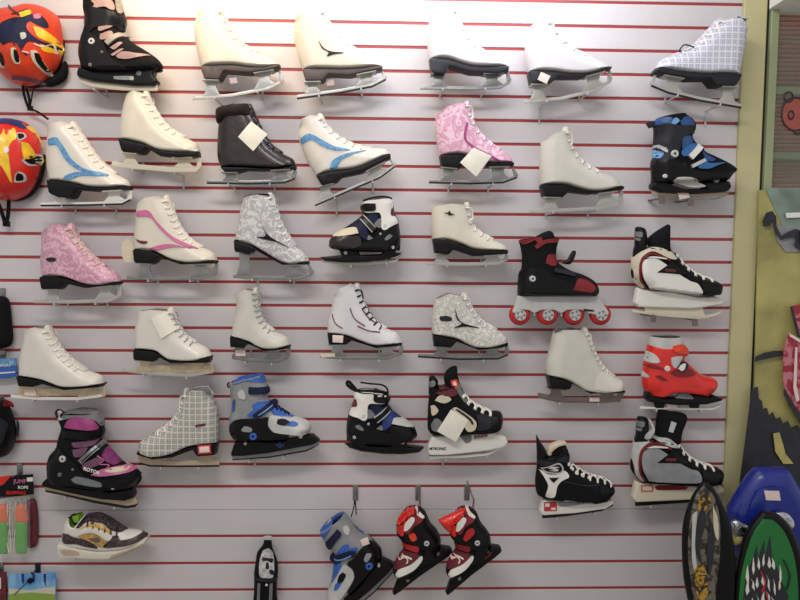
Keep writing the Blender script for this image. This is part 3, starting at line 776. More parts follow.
T = figure_skate('small white figure skate on a short grey blade, fourth row', C1,
    [(231, 335), (234, 322), (236.5, 308), (236, 294)], [(257, 291), (259, 305), (264, 321), (274, 330.5), (286, 336.5), (290.5, 344)], [(278, 348), (265, 348), (257, 345), (250, 341)],
    [(231.5, 346), (245, 347.5), (249, 343), (266, 350.5), (290.5, 348)], [(232, 359), (250, 362), (278, 363), (288, 359)], 'grey_leather', tops=[(246, 289)], blade='dull_steel', rw=4, n=8, lacem='grey_lace', posts=(240, 274), blabel='bracket arms under the small white skate on a short blade')
sticker(T, [(235.5, 350), (245.5, 350), (245.5, 356), (235.5, 356)], y=.003)
T = figure_skate('white figure skate with maroon squiggles and a sticker on its black heel, fourth row', C1,
    [(327.5, 332), (328, 321), (331, 310), (333, 297)], [(358, 287), (366, 307), (376, 321), (386, 328), (397, 333), (402.5, 342)], [(388, 344), (374, 344.5), (360, 340), (347, 335)],
    [(329, 344), (347, 344), (352, 340), (376, 347.5), (402, 345)], [(320, 358), (345, 359.5), (388, 359.5), (402, 354.5)], 'cool_leather', tops=[(340, 288), (350, 284)], blade='steel', n=8, lacem='charcoal', blabel='bracket arms under the skate with maroon squiggles')
q = lambda L_: [(x/(10/3)+290, y/(10/3)+290) for x, y in L_]
for s_ in ([(200, 60), (215, 95), (250, 120)], [(225, 120), (260, 135), (300, 140)], [(240, 62), (262, 92), (290, 112)], [(140, 80), (150, 110), (175, 128)]):
    T.bar('squiggle', q(s_), .9, 'maroon', t=.0012)
sticker(T, q([(142, 150), (178, 152), (176, 176), (142, 174)]), y=.038)
T.plate('blade_guard', q([(100, 215), (150, 210), (150, 222), (105, 226)]), 'cream_plastic', hw=.004, bev=.001)
T = figure_skate('silver speckled figure skate with a black swoosh and oval logo, fourth row', C1,
    [(432, 333.5), (431.5, 322), (433, 310), (434, 299)], [(465, 296), (473, 310), (483, 322), (496, 329), (506, 336), (507.5, 342)], [(492, 346.5), (476, 347), (465, 343), (455, 338)],
    [(433.5, 345.5), (450.5, 347), (456, 341), (478, 349.5), (507, 346)], [(418, 357), (460, 359.5), (498, 359), (508, 355)], 'cream_print', tops=[(448, 293)], blade='dull_steel', edge='dark_steel', n=7, tongue_m='cream_print', blabel='bracket arms under the silver speckled skate')
T.patch('swoosh', q([(550, 62), (562, 96), (582, 112), (632, 126), (585, 122), (548, 126), (572, 112), (556, 96)]), 'black_plastic', both=False)
T.patch('logo', q([(500, 88), (520, 86), (538, 92), (538, 102), (518, 104), (500, 100)]), 'charcoal', both=False)
T = figure_skate('large white figure skate on a brownish blade, next to the bright red skate', C1,
    [(546, 374), (546, 362), (549.5, 347.5), (552.5, 333)], [(585, 331), (590.5, 341), (595, 353), (603, 366.5), (614, 376), (622.5, 381.5), (623.5, 389)], [(604, 392), (585, 390), (575, 384.5), (565, 379)],
    [(549, 387.5), (567.5, 388.5), (571, 383), (588, 392.5), (623, 391.5)], [(538, 398), (560, 402.5), (600, 403), (620, 402)], 'grey_leather', tops=[(560, 329), (574, 328.5)], blade='brown_steel', rw=5.5, n=9, lacem='white_lace', lining='mid_grey', blabel='bracket arms under the large white skate with a brownish blade')
q = lambda L_: [(x/4+520, y/4+320) for x, y in L_]
sticker(T, q([(278, 310), (318, 310), (318, 326), (278, 326)]), y=.003)
T.patch('toe_cap', q([(300, 278), (305, 240), (330, 212), (370, 222), (410, 245), (416, 280), (350, 284)]), 'white_leather', t=.001)
# ---- fifth row
T = figure_skate('grey plaid figure skate facing left on a tan holder, fifth row', C1,
    [(219, 441), (219.5, 425), (217.5, 410), (213, 396)], [(186, 392), (182, 402), (178, 414), (167.5, 425.5), (153, 434), (141, 441), (138.5, 449.5)], [(152.5, 455), (172.5, 452.5), (190, 445), (204, 442.5)],
    [(216.5, 453), (199, 454.5), (195, 448), (175, 455.5), (155, 457.5), (139, 452.5)], [(219.5, 466), (180, 466.5), (150, 466), (139.5, 463)], 'plaid_grey', tops=[(206, 388.5), (195, 388)], blade='tan_plastic', edge='dark_steel', rw=6, n=7, lining='mid_grey', tongue_m='plaid_grey', blabel='bracket arms under the grey plaid skate')
q = lambda L_: [(x/4+130, y/4+370) for x, y in L_]
sticker(T, q([(270, 302), (322, 298), (326, 334), (272, 338)]), m='sticker_red', y=.038)
sticker(T, q([(277, 308), (316, 305), (319, 328), (278, 331)]), y=.040)
T.patch('logo', q([(262, 220), (300, 214), (300, 222), (262, 228)]), 'maroon', both=False)
# ------------------------------------------------------------------ soft boot, hockey and inline skates
SB = 'soft_boot_skate'
def line_off(pts, d): return [(x, y+d) for x, y in pts]
def runner(T, pts, w, m='steel', hw=.002, edge=None, ew=None, name='blade', label=None):
    """pts: underside of the runner from end to end; w: its height in crop pixels"""
    b = T.plate(name, list(pts)+[(x, y-w) for x, y in pts[::-1]], m, hw=hw, bev=.0005, label=label)
    if edge: T.plate('blade_edge', [(x, y+.3*T.c[2]) for x, y in pts]+[(x, y-(ew or w*.4)) for x, y in pts[::-1]], edge, hw=hw+.001, bev=.0006, parent=b)
    return b
def loop3(T, pts, y=0.0, ys=None): return [(lambda v: (v[0], (ys[i] if ys else y), v[1]))(T.L(p)) for i, p in enumerate(pts)]
def hole(T, pts, m='light_grey', **k):
    return T.patch('panel', pts, m, **k)

# S1 top row, black with cream runner
T = Thing(SB, 'black buckled ice skate with pinkish white strokes and a cream runner, top left row', 'ice skate', (72, 0, 6.32), YSK, (300, 580))
T.solid('boot', [('r', [(75, 440), (62, 400), (52, 340), (62, 250), (82, 190), (90, 130), (78, 60), (78, -20)]), ('o', [(78, -20), (180, -45), (300, -30)]),
    ('r', [(300, -30), (315, 40), (338, 130), (325, 200), (345, 235), (400, 280), (470, 322), (540, 372), (572, 415), (560, 445)]), ('f', [(560, 445), (400, 465), (200, 465), (75, 440)])], 'black_fabric', W=.046, collar='lining')
T.patch('ankle_shell', [(58, 440), (48, 340), (62, 250), (82, 200), (130, 215), (190, 260), (230, 340), (290, 400), (420, 430), (560, 430), (555, 455), (200, 470)], 'black_plastic', t=.004)
T.patch('cuff_shell', [(84, 130), (90, 60), (110, 40), (250, 70), (330, 100), (338, 140), (320, 195), (260, 160), (150, 170), (100, 200)], 'black_plastic', t=.004)
T.solid('blade_frame', [('f', [(55, 430), (150, 455), (300, 452), (440, 445), (535, 440), (525, 482), (556, 522), (530, 548), (400, 548), (250, 532), (140, 520), (45, 492), (44, 465), (55, 430)])], 'black_plastic', W=.022, Rf=.004, smooth=False, g=.03)
runner(T, [(60, 526), (130, 550), (250, 566), (400, 577), (540, 574)], 36, 'cream_plastic', hw=.005, label='cream runner')
T.plate('runner_tip', [(46, 490), (62, 495), (62, 530), (50, 515)], 'cream_plastic', hw=.005)
T.patch('cuff_stroke', [(120, 5), (160, -15), (235, -10), (262, 20), (268, 60), (240, 58), (210, 42), (165, 46), (125, 52), (140, 28)], 'dusty_pink', t=.0025)
T.patch('collar_patch', [(268, -10), (296, -10), (312, 50), (300, 85), (280, 60)], 'dusty_grey', t=.003)
for nm, pts in (('stroke', [(165, 168), (205, 150), (256, 158), (230, 178), (172, 195)]), ('stroke', [(178, 215), (250, 196), (246, 238), (180, 248)]),
                ('stroke', [(240, 300), (300, 265), (318, 272), (270, 312)]), ('stroke', [(245, 345), (300, 310), (325, 310), (262, 352)]),
                ('stroke', [(278, 352), (320, 325), (410, 335), (500, 350), (420, 358), (345, 372), (290, 366)])):
    T.patch(nm, pts, 'dusty_pink', t=.0025)
T.bar('strap', [(215, 272), (345, 215)], 30, 'dusty_grey', t=.009)
for p, r, m in (((120, 258), 22, 'light_grey'), ((112, 407), 12, 'mid_grey'), ((187, 327), 9, 'mid_grey')): T.bolt('bolt', p, r, m, t=.008)
T.bolt('frame_bolt', (420, 462), 17, 'mid_grey', t=.004)
T.patch('frame_plate', [(262, 482), (360, 480), (390, 486), (388, 502), (360, 506), (268, 500)], 'steel', t=.003)
T.bolt('bolt', (375, 493), 14, 'cream_plastic', t=.006)
bracket(T, 'steel bracket arms under the black skate with cream runner', [(150, 566), (430, 592)])

# S14 blue and black
T = Thing(SB, 'blue and black buckled ice skate with a white strap beside the wooden post', 'ice skate', (640, 105, 5.71), YSK, (290, 540))
T.solid('boot', [('r', [(75, 450), (73, 400), (68, 330), (88, 280), (80, 230), (92, 170), (80, 110), (95, 78)]), ('o', [(95, 78), (170, 66), (255, 55)]),
    ('r', [(255, 55), (298, 88), (312, 130), (292, 180), (312, 218), (350, 235), (362, 265), (420, 292), (500, 332), (545, 370), (520, 400), (500, 430)]), ('f', [(500, 430), (400, 440), (200, 450), (75, 450)])], 'black_fabric', W=.046, collar='navy')
T.patch('collar_patch', [(92, 112), (96, 80), (180, 70), (186, 98), (150, 110)], 'dark_steel_blue', t=.0025)
T.patch('collar_patch', [(230, 90), (262, 64), (300, 92), (304, 140), (270, 150), (240, 120)], 'dark_steel_blue', t=.0025)
T.patch('collar_accent', [(178, 104), (202, 72), (226, 88), (202, 110)], 'light_blue', t=.004)
T.patch('cuff_shell', [(84, 130), (150, 105), (225, 115), (310, 120), (308, 165), (250, 180), (230, 250), (200, 310), (130, 310), (70, 330), (85, 280), (82, 225)], 'charcoal', t=.005)
T.patch('heel_arc', [(80, 232), (118, 224), (155, 248), (158, 270), (140, 262), (122, 244), (84, 246)], 'light_grey', t=.0065)
T.patch('heel_panel', [(82, 256), (115, 250), (138, 272), (120, 300), (80, 300)], 'light_blue', t=.0065)
T.patch('tongue_panel', [(240, 250), (246, 185), (290, 178), (300, 215), (280, 240)], 'dark_steel_blue', t=.003)
T.patch('ankle_panel', [(236, 262), (290, 222), (325, 226), (280, 285), (245, 290)], 'steel_blue', t=.004)
T.patch('ankle_shell', [(66, 470), (70, 400), (70, 330), (130, 305), (220, 320), (290, 360), (400, 385), (540, 375), (515, 405), (490, 450), (340, 445), (190, 420), (180, 470)], 'black_plastic', t=.005)
T.patch('toe_panel', [(330, 352), (372, 300), (395, 330), (485, 328), (440, 345), (400, 362), (345, 362)], 'steel_blue', t=.0065)
T.patch('lace_panel', [(352, 258), (385, 285), (430, 310), (400, 322), (372, 300)], 'dark_steel_blue', t=.003)
T.bar('strap', [(292, 298), (345, 232)], 32, 'white_plastic', t=.011)
T.bar('strap', [(300, 350), (375, 312)], 18, 'light_grey', t=.009)
T.solid('blade_frame', [('f', [(60, 445), (120, 430), (190, 465), (250, 480), (362, 476), (340, 440), (495, 435), (506, 470), (490, 496), (300, 508), (100, 502), (58, 480), (60, 445)])], 'black_plastic', W=.024, Rf=.004, smooth=False, g=.03)
T.plate('holder', [(62, 488), (150, 505), (300, 510), (492, 497), (482, 515), (300, 524), (120, 518), (70, 508)], 'tan_plastic', hw=.006)
runner(T, [(105, 522), (230, 538), (430, 540), (490, 522), (505, 500)], 12, 'dull_steel')
T.patch('bridge_panel', [(192, 432), (220, 412), (300, 414), (335, 440), (358, 468), (280, 474), (215, 458)], 'light_grey', t=.007, minh=.02)
for p, r, m in (((202, 277), 23, 'light_grey'), ((147, 405), 12, 'white_plastic'), ((255, 340), 10, 'charcoal'), ((442, 428), 15, 'mid_grey')): T.bolt('bolt', p, r, m, t=.009)
sticker(T, [(215, 503), (278, 500), (284, 530), (226, 540)], y=.008)
T.plate('pull_tab', [(35, 104), (60, 94), (90, 98), (92, 124), (52, 132)], 'charcoal', hw=.008)
bracket(T, 'dark bracket arms under the blue and black skate', [(115, 528), (280, 540)], w=.020, m='brown_steel')

# S18 / S31 white cuff skates (one facing left, one facing right)
def white_cuff(label, crop, base, tr, loop, blabel, toe='light_grey', cap='black_plastic'):
    T = Thing(SB, label, 'ice skate', crop, YSK, tr([base])[0])
    G = tr
    T.solid('boot', [('r', G([(78, 470), (56, 400), (70, 330), (70, 280), (100, 225), (108, 160), (122, 136)])), ('o', G([(122, 136), (220, 138), (330, 158)])),
        ('r', G([(330, 158), (346, 198), (332, 235), (390, 288), (440, 325), (496, 365), (522, 410), (515, 448)])), ('f', G([(515, 448), (430, 470), (250, 478), (78, 470)]))], 'black_fabric', W=.046, collar='lining')
    T.patch('ankle_shell', G([(60, 470), (55, 400), (62, 330), (75, 285), (130, 320), (200, 350), (250, 390), (300, 415), (430, 430), (520, 420), (515, 455), (440, 472), (250, 482)]), 'black_plastic', t=.004)
    T.patch('side_panel', G([(215, 238), (270, 230), (302, 262), (262, 312), (228, 272)]), 'navy', t=.002)
    T.patch('side_panel', G([(330, 250), (372, 280), (405, 315), (372, 330), (352, 372), (300, 400), (300, 330)]), 'deep_blue' if loop else 'navy', t=.002)
    T.patch('side_panel', G([(196, 262), (215, 264), (246, 296), (240, 312), (200, 322)]), 'mid_grey', t=.0025)
    T.patch('side_panel', G([(256, 392), (290, 370), (296, 402)]), 'mid_grey', t=.005)
    T.patch('cuff_shell', G([(70, 292), (88, 255), (120, 230), (104, 165), (120, 138), (230, 140), (330, 160), (332, 210), (300, 226), (212, 226), (196, 268), (195, 322), (170, 338), (130, 318)]), 'white_plastic', t=.006, label='white cuff shell')
    T.patch('cuff_notch', G([(90, 240), (104, 205), (120, 196), (126, 236), (108, 246)]), 'maroon', t=.0075)
    T.patch('buckle', G([(238, 166), (330, 168), (350, 190), (336, 216), (245, 212)]), 'black_plastic', t=.010)
    T.bar('strap', G([(250, 340), (345, 245)]), 44, 'black_plastic' if loop else 'dark_leather', t=.009)
    for a, b in (((240, 320), (330, 238)), ((262, 352), (352, 262))): T.bar('strap_line', G([a, b]), 5, 'light_grey', t=.0105)
    T.patch('toe_panel', G([(358, 358), (376, 320), (430, 325), (472, 345), (504, 376), (440, 374)]), toe, t=.005)
    T.patch('toe_cap', G([(345, 400), (360, 374), (440, 378), (504, 380), (518, 410), (515, 445), (430, 460), (350, 440)]), cap, t=.006)
    fr = T.solid('blade_frame', [('f', G([(42, 484), (90, 482), (85, 440), (150, 440), (200, 492), (350, 498), (362, 462), (470, 462), (455, 500), (575, 512), (545, 538), (440, 550), (300, 546), (150, 528), (70, 504), (42, 484)]))], 'black_plastic', W=.02, Rf=.004, smooth=False, g=.03)
    for p, r, m in (((110, 450), 12, 'light_grey'), ((432, 485), 13, 'light_grey'), ((203, 362), 9, 'light_grey'), ((170, 310), 13, 'light_grey')): T.bolt('bolt', G([p])[0], r, m, t=.008)
    T.patch('heel_eye', G([(112, 375), (140, 365), (172, 395), (160, 405), (130, 392)]), 'mid_grey', t=.0055)
    if loop:
        runner(T, G([(70, 515), (150, 540), (300, 558), (440, 560), (540, 548)]), 10, 'dark_steel')
        T.tube('strap_loop', loop3(T, G([(125, 132), (100, 100), (70, 72), (62, 88), (85, 110), (120, 128), (165, 134), (230, 132), (300, 140), (330, 152), (325, 118), (290, 96), (220, 90), (150, 82)]), ys=[-.01, -.01, -.01, -.014, -.016, -.016, -.02, -.022, -.02, -.012, -.008, -.006, -.004, -.002]), .0055, 'black_fabric', flat=.5)
    else:
        runner(T, G([(45, 505), (90, 548), (300, 566), (440, 566), (560, 545)]), 20, 'pale_steel')
        T.tube('collar_rim', loop3(T, G([(118, 138), (160, 126), (240, 128), (330, 150)]), y=-.02), .003, 'black_fabric')
    bracket(T, blabel, G([(160, 552 if not loop else 542), (400, 568 if not loop else 562)]))
    return T
white_cuff('black and blue ice skate with white cuff and strap loop on top, fifth row', (338, 370, 6.66), (300, 560), lambda P: list(P), True, 'steel bracket arms under the white-cuffed skate of the fifth row')
mir = lambda P: [((620-(x-60)*.96) if x < 346 else (345-(x-346)*1.266), (y-136)*1.09+98) for x, y in P]
white_cuff('black and navy ice skate with white cuff and beige toe facing left, third row', (312, 185, 7.06), (300, 560), mir, False, 'steel bracket arms under the left-facing white-cuffed skate', toe='beige', cap='dark_leather')

# S30 / S37 grey and blue skates: same model, one on the wall, one hanging toe down
def grey_blue(T, G, tilt=False):
    T.solid('boot', [('r', G([(100, 425), (62, 380), (56, 310), (72, 220), (62, 140), (56, 88)])), ('o', G([(56, 88), (150, 60), (258, 38)])),
        ('r', G([(258, 38), (278, 90), (292, 130), (288, 185), (340, 222), (392, 260), (450, 292), (520, 316), (547, 352), (530, 388)])), ('f', G([(530, 388), (440, 404), (300, 418), (100, 425)]))], 'grey_plastic', W=.046, collar='deep_blue')
    T.patch('collar_panel', G([(72, 90), (120, 52), (200, 40), (256, 38), (274, 80), (230, 84), (150, 78), (95, 96)]), 'blue', t=.003, label='blue collar panel')
    T.patch('collar_mark', G([(150, 52), (205, 44), (185, 60)]), 'light_grey', t=.0045)
    T.patch('buckle', G([(172, 116), (285, 110), (294, 150), (240, 158), (175, 156)]), 'navy', t=.006)
    T.patch('cuff_eye', G([(105, 150), (130, 134), (152, 160), (148, 188), (115, 180)]), 'light_grey', t=.003)
    T.patch('heel_stripe', G([(74, 205), (86, 190), (84, 255), (72, 262)]), 'blue', t=.003)
    T.patch('ankle_panel', G([(190, 225), (230, 205), (300, 208), (255, 242), (220, 266)]), 'blue', t=.003)
    T.patch('ankle_panel', G([(162, 285), (200, 254), (232, 270), (200, 298)]), 'blue', t=.003)
    T.bar('strap', G([(205, 298), (270, 250), (335, 205)]), 36, 'navy', t=.009)
    T.bar('strap_line', G([(230, 285), (322, 215)]), 6, 'light_blue', t=.0105)
    T.patch('instep_panel', G([(305, 248), (350, 238), (400, 266), (442, 292), (400, 297), (330, 282)]), 'blue', t=.003)
    T.patch('toe_shell', G([(280, 360), (300, 290), (330, 284), (450, 302), (520, 318), (546, 352), (530, 388), (440, 403), (330, 388)]), 'light_grey', t=.003, label='pale grey toe shell')
    T.patch('toe_window', G([(345, 308), (380, 304), (422, 326), (400, 346), (345, 336)]), 'black_plastic', t=.0045)
    T.patch('toe_accent', G([(388, 345), (430, 320), (470, 336), (450, 350)]), 'blue', t=.0045)
    T.patch('heel_shell', G([(60, 400), (58, 345), (90, 315), (160, 306), (230, 310), (285, 298), (290, 350), (330, 392), (410, 405), (400, 428), (280, 424), (150, 428), (90, 432)]), 'black_plastic', t=.006)
    T.patch('heel_eye', G([(126, 372), (148, 350), (190, 362), (186, 384), (140, 382)]), 'grey_plastic', t=.0075)
    T.solid('blade_frame', [('f', G([(95, 430), (250, 430), (300, 436), (405, 424), (412, 395), (560, 395), (602, 430), (560, 454), (300, 504), (150, 522), (70, 522), (70, 500), (95, 430)]))], 'black_plastic', W=.02, Rf=.004, smooth=False, g=.03)
    T.plate('holder', G([(72, 521), (150, 520), (300, 502), (560, 452), (600, 434), (594, 458), (520, 488), (300, 528), (75, 546)]), 'grey_plastic', hw=.006)
    runner(T, G([(75, 554), (300, 538), (520, 500), (592, 464)]), 13, 'dark_steel')
    for p, r, m in (((198, 412), 25, 'blue'), ((150, 456), 10, 'beige')): T.bolt('bolt', G([p])[0], r, m, t=.009)
    T.bolt('bolt', G([(483, 412)])[0], 13, 'white_plastic', t=.006)
T = Thing(SB, 'grey and blue buckled ice skate standing on a black frame, fifth row', 'ice skate', (220, 368, 6), YSK, (300, 545))
grey_blue(T, lambda P: list(P))
T.tube('pull_tab', loop3(T, [(60, 85), (48, 95), (52, 112), (66, 112)], y=-.004), .003, 'charcoal')
for k_ in range(4): T.bar('lace', [(322+k_*22, 224+k_*13), (345+k_*22, 254+k_*11)], 5, 'black_fabric', t=.006)
T.bar('frame_star', [(335, 462), (385, 462)], 14, 'deep_blue', t=.003)
T.bar('frame_star', [(360, 440), (360, 480)], 14, 'deep_blue', t=.0035)
bracket(T, 'steel bracket arms under the standing grey and blue skate', [(180, 552), (385, 530)])
def affine(src, dst):
    A = []; B = []
    for (x, y), (u, v) in zip(src, dst): A += [[x, y, 1, 0, 0, 0], [0, 0, 0, x, y, 1]]; B += [u, v]
    s_ = np.linalg.lstsq(np.array(A, float), np.array(B, float), rcond=None)[0]
    return lambda P: [(s_[0]*x+s_[1]*y+s_[2], s_[3]*x+s_[4]*y+s_[5]) for x, y in P]
# matching points: collar back, collar front, toe, heel end of the frame, frame tip
GB = affine([(56, 88), (258, 38), (547, 352), (70, 510), (600, 432), (198, 412), (345, 320)], [(250, 62), (42, 182), (52, 590), (490, 350), (210, 680), (348, 425), (175, 500)])
YH = -.060
def hook(label, px, py0, py1, Yt, m='dull_steel'):
    """peg hook: plate in the groove and an arm reaching out, tip turned up"""
    a = at(px, py0, 0); b = at(px, py1, Yt); loc = (a.x, 0, a.z)
    o = simple('peg_hook', label, 'hook', loc, 'peg hooks in the slatwall')
    bm = bmesh.new(); box_bm(bm, (a.x-.009, -.004, at(px, py1, 0).z), (a.x+.009, -.0002, a.z)); bmesh.ops.bevel(bm, geom=list(bm.edges), offset=.001, segments=1, affect='EDGES')
    part('back_plate', bm, m, o, loc, smooth=False)
    me = tube_mesh('arm', [(0, -.004, b.z-a.z+.006), (0, Yt*.5, b.z-a.z+.004), (0, Yt+.003, b.z-a.z+.002), (0, Yt-.012, b.z-a.z+.004), (0, Yt-.015, b.z-a.z+.009)], .0024)
    link('arm', me, [m], o)
    return Vector((a.x, Yt, b.z))
def hang(T, tip, p, m, r=.0013):
    """laces from the hook arm down to the boot"""
    q = T.L(p); t = tip-T.org
    T.tube('hanging_lace', [(q[0]-.008, -.01, q[1]-.01), (t.x-.003, -.006, (t.z+q[1])/2), (t.x, -.002, t.z+.0035), (t.x+.003, .004, (t.z+q[1])/2), (q[0]+.008, .01, q[1]-.01)], r, m)
tip = hook('steel peg hook carrying the hanging grey and blue skate', 355.5, 485, 500, YH)
T = Thing(SB, 'grey and blue ice skate hanging toe down from a hook beside the red ones', 'ice skate', (310, 500, 6), YH, (262, 60))
grey_blue(T, GB)
sticker(T, [(300, 240), (345, 222), (358, 262), (316, 278)], y=.046)
hang(T, tip, (262, 78), 'navy', .002)

# S38, S39 red and black skates hanging toe down
def red_black(label, crop, G, hook_px, hlabel, second=False):
    tip = hook(hlabel, *hook_px, -.162 if second else -.104)
    T = Thing(SB, label, 'ice skate', crop, -.162 if second else -.104, G([(155, 110)])[0])
    T.solid('boot', [('r', G([(255, 330), (268, 300), (258, 260), (215, 205), (190, 150), (160, 130)])), ('o', G([(160, 130), (100, 150), (42, 215)])),
        ('r', G([(42, 215), (46, 265), (70, 300), (76, 345), (42, 392), (24, 450), (48, 486)])), ('f', G([(48, 486), (120, 468), (175, 425), (230, 370), (255, 330)]))], 'black_fabric', W=.045, collar='dark_red')
    T.patch('collar_panel', G([(44, 240), (50, 190), (95, 145), (150, 132), (140, 160), (100, 205), (86, 240), (76, 275), (55, 265)]), 'bright_red', t=.003, label='red collar panel')
    T.patch('cuff_shell', G([(85, 245), (130, 185), (180, 150), (212, 210), (258, 265), (262, 325), (200, 352), (125, 325), (82, 292)]), 'black_plastic', t=.005)
    T.patch('cuff_panel', G([(88, 262), (100, 215), (140, 160), (170, 160), (180, 190), (130, 230), (110, 262)]), 'dark_red', t=.0065)
    T.patch('cuff_plate', G([(80, 247), (88, 212), (122, 180), (136, 190), (118, 226), (92, 250)]), 'white_plastic', t=.0075)
    T.patch('cuff_mark', G([(142, 157), (152, 153), (185, 175), (180, 186), (150, 170)]), 'white_plastic', t=.0075)
    if second: T.patch('cuff_logo', G([(118, 290), (140, 248), (170, 235), (180, 262), (135, 302)]), 'red', t=.0075)
    else: T.patch('cuff_logo', G([(104, 272), (132, 260), (146, 290), (122, 302)]), 'orange_red', t=.0075)
    T.patch('lower_shell', G([(262, 320), (250, 345), (235, 372), (175, 428), (120, 470), (48, 488), (34, 470), (120, 440), (172, 385), (200, 345)]), 'black_plastic', t=.006)
    T.bar('strap', G([(74, 315), (110, 335), (152, 345)]), 26, 'dark_red' if second else 'red', t=.008)
    T.patch('toe_panel', G([(40, 395), (78, 352), (120, 358), (160, 372), (122, 418), (50, 444), (30, 440)]), 'maroon', t=.003)
    T.bar('lace', G([(55, 400), (90, 380), (120, 392)]), 8, 'sticker', t=.005)
    T.bar('lace', G([(70, 375), (100, 395), (95, 415)]), 5, 'sticker', t=.006)
    T.patch('toe_stripe', G([(38, 470), (60, 445), (120, 420), (160, 385), (176, 382), (170, 405), (130, 450), (70, 480), (45, 482)]), 'white_plastic', t=.0065, label='white toe stripe')
    T.solid('blade_frame', [('f', G([(22, 560), (42, 508), (62, 478), (110, 470), (170, 430), (230, 372), (262, 322), (322, 332), (328, 352), (290, 382), (160, 470), (60, 548), (32, 568), (22, 560)]))], 'black_plastic', W=.02, Rf=.004, smooth=False, g=.03)
    T.plate('blade', G([(60, 540), (160, 462), (290, 374), (328, 350), (330, 358), (292, 390), (164, 478), (64, 556), (40, 568)]), 'dull_steel', hw=.002, bev=.0005)
    for p, r, m in (((197, 315), 15, 'light_grey'), ((100, 495), 9, 'mid_grey'), ((255, 368), 8, 'mid_grey')): T.bolt('bolt', G([p])[0], r, m, t=.009)
    hang(T, tip, G([(155, 142)])[0], 'maroon')
    return T
red_black('red and black ice skate hanging toe down, middle of the three hanging skates', (388, 482, 5.086), lambda P: list(P), (418, 485, 500), 'steel peg hook carrying the middle hanging skate')
mv = affine([(160, 130), (42, 215), (24, 450), (328, 350), (22, 560), (197, 315)], [(430, 132), (300, 220), (288, 455), (568, 345), (298, 558), (465, 308)])
T = red_black('red and black ice skate hanging toe down with a pointed red flap at its collar', (388, 482, 5.086), mv, (467, 485, 500), 'steel peg hook carrying the red skate with the pointed flap', second=True)
T.solid('collar_flap', [(252, 192), (350, 148), (405, 132), (400, 160), (360, 190), (330, 262), (292, 240), (266, 210)], 'bright_red', W=.02, R=.02, host=False)
T.patch('heel_accent', [(482, 384), (500, 366), (522, 356), (524, 366), (492, 392)], 'dark_red', t=.003, minh=.021)

# S33 purple
T = Thing(SB, 'black and pink buckled ice skate with a silver strap and tan blade holder', 'ice skate', (40, 402, 5.55), YSK, (300, 560))
T.solid('boot', [('r', [(70, 440), (50, 400), (46, 340), (62, 290), (95, 250), (110, 190), (125, 140), (110, 92), (120, 60)]), ('o', [(120, 60), (200, 48), (315, 55)]),
    ('r', [(315, 55), (350, 105), (345, 160), (330, 195), (362, 232), (410, 290), (452, 330), (520, 365), (556, 402), (545, 440), (520, 465)]), ('f', [(520, 465), (400, 478), (250, 466), (70, 440)])], 'black_fabric', W=.046, collar='mid_grey')
T.patch('collar_panel', [(122, 100), (135, 62), (200, 48), (312, 56), (345, 100), (330, 145), (300, 108), (210, 84), (160, 92)], 'mid_grey', t=.002)
T.patch('cuff_panel', [(133, 140), (158, 98), (210, 85), (290, 106), (318, 150), (272, 158), (180, 150)], 'magenta', t=.003, label='pink cuff panel')
T.patch('buckle', [(130, 156), (220, 168), (342, 150), (338, 198), (250, 212), (160, 202), (120, 190)], 'black_plastic', t=.006)
T.patch('ankle_panel', [(175, 226), (300, 214), (292, 240), (190, 252)], 'mauve', t=.002)
T.patch('ankle_panel', [(180, 266), (262, 254), (232, 300), (190, 304)], 'mauve', t=.002)
T.patch('ankle_panel', [(235, 342), (320, 308), (345, 332), (300, 360), (240, 370)], 'mauve', t=.002)
T.patch('lace_panel', [(340, 300), (345, 268), (382, 268), (412, 308), (446, 330), (405, 352), (362, 330)], 'purple', t=.003)
T.tube('lace', loop3(T, [(350, 275), (385, 300), (360, 320), (415, 325), (395, 350), (430, 345)], y=-.047), .0018, 'pink')
T.patch('toe_panel', [(282, 406), (340, 375), (420, 362), (502, 368), (514, 390), (430, 402), (340, 413)], 'pink', t=.004)
T.patch('toe_inset', [(356, 382), (400, 366), (482, 372), (472, 386), (380, 391)], 'beige', t=.0055)
T.patch('ankle_shell', [(58, 440), (46, 380), (48, 330), (64, 285), (100, 250), (150, 300), (200, 345), (240, 400), (300, 425), (430, 430), (550, 420), (530, 465), (400, 478), (250, 466)], 'black_plastic', t=.003)
T.bar('strap', [(220, 335), (352, 222)], 28, 'steel', t=.009)
T.bar('strap_line', [(232, 330), (348, 232)], 7, 'navy', t=.0105)
T.text('lettering', 'ROTOR', (286, 383), 27, 'white_lace', rot=math.radians(-18), t=.007, bold=.0004)
T.solid('blade_frame', [('f', [(22, 438), (52, 412), (100, 440), (165, 455), (300, 474), (345, 470), (400, 488), (520, 468), (532, 520), (482, 540), (350, 530), (200, 500), (80, 472), (28, 458), (22, 438)])], 'black_plastic', W=.024, Rf=.004, smooth=False, g=.03)
T.patch('bridge_panel', [(172, 430), (205, 414), (330, 446), (342, 470), (290, 470), (195, 450)], 'mid_grey', t=.005, minh=.024)
T.plate('holder', [(24, 458), (80, 474), (200, 502), (350, 532), (480, 542), (528, 525), (546, 560), (490, 574), (300, 542), (100, 498), (32, 485)], 'tan_plastic', hw=.006, label='tan blade holder')
runner(T, [(30, 498), (120, 516), (300, 560), (480, 590), (530, 582), (544, 566)], 13, 'dark_steel')
for p, r, m in (((122, 318), 20, 'light_grey'), ((107, 405), 12, 'mid_grey'), ((180, 376), 8, 'mid_grey')): T.bolt('bolt', p, r, m, t=.007)
for p, r in (((403, 475), 13), ((128, 440), 5), ((250, 462), 5)): T.bolt('frame_bolt', p, r, 'light_grey', t=.004)
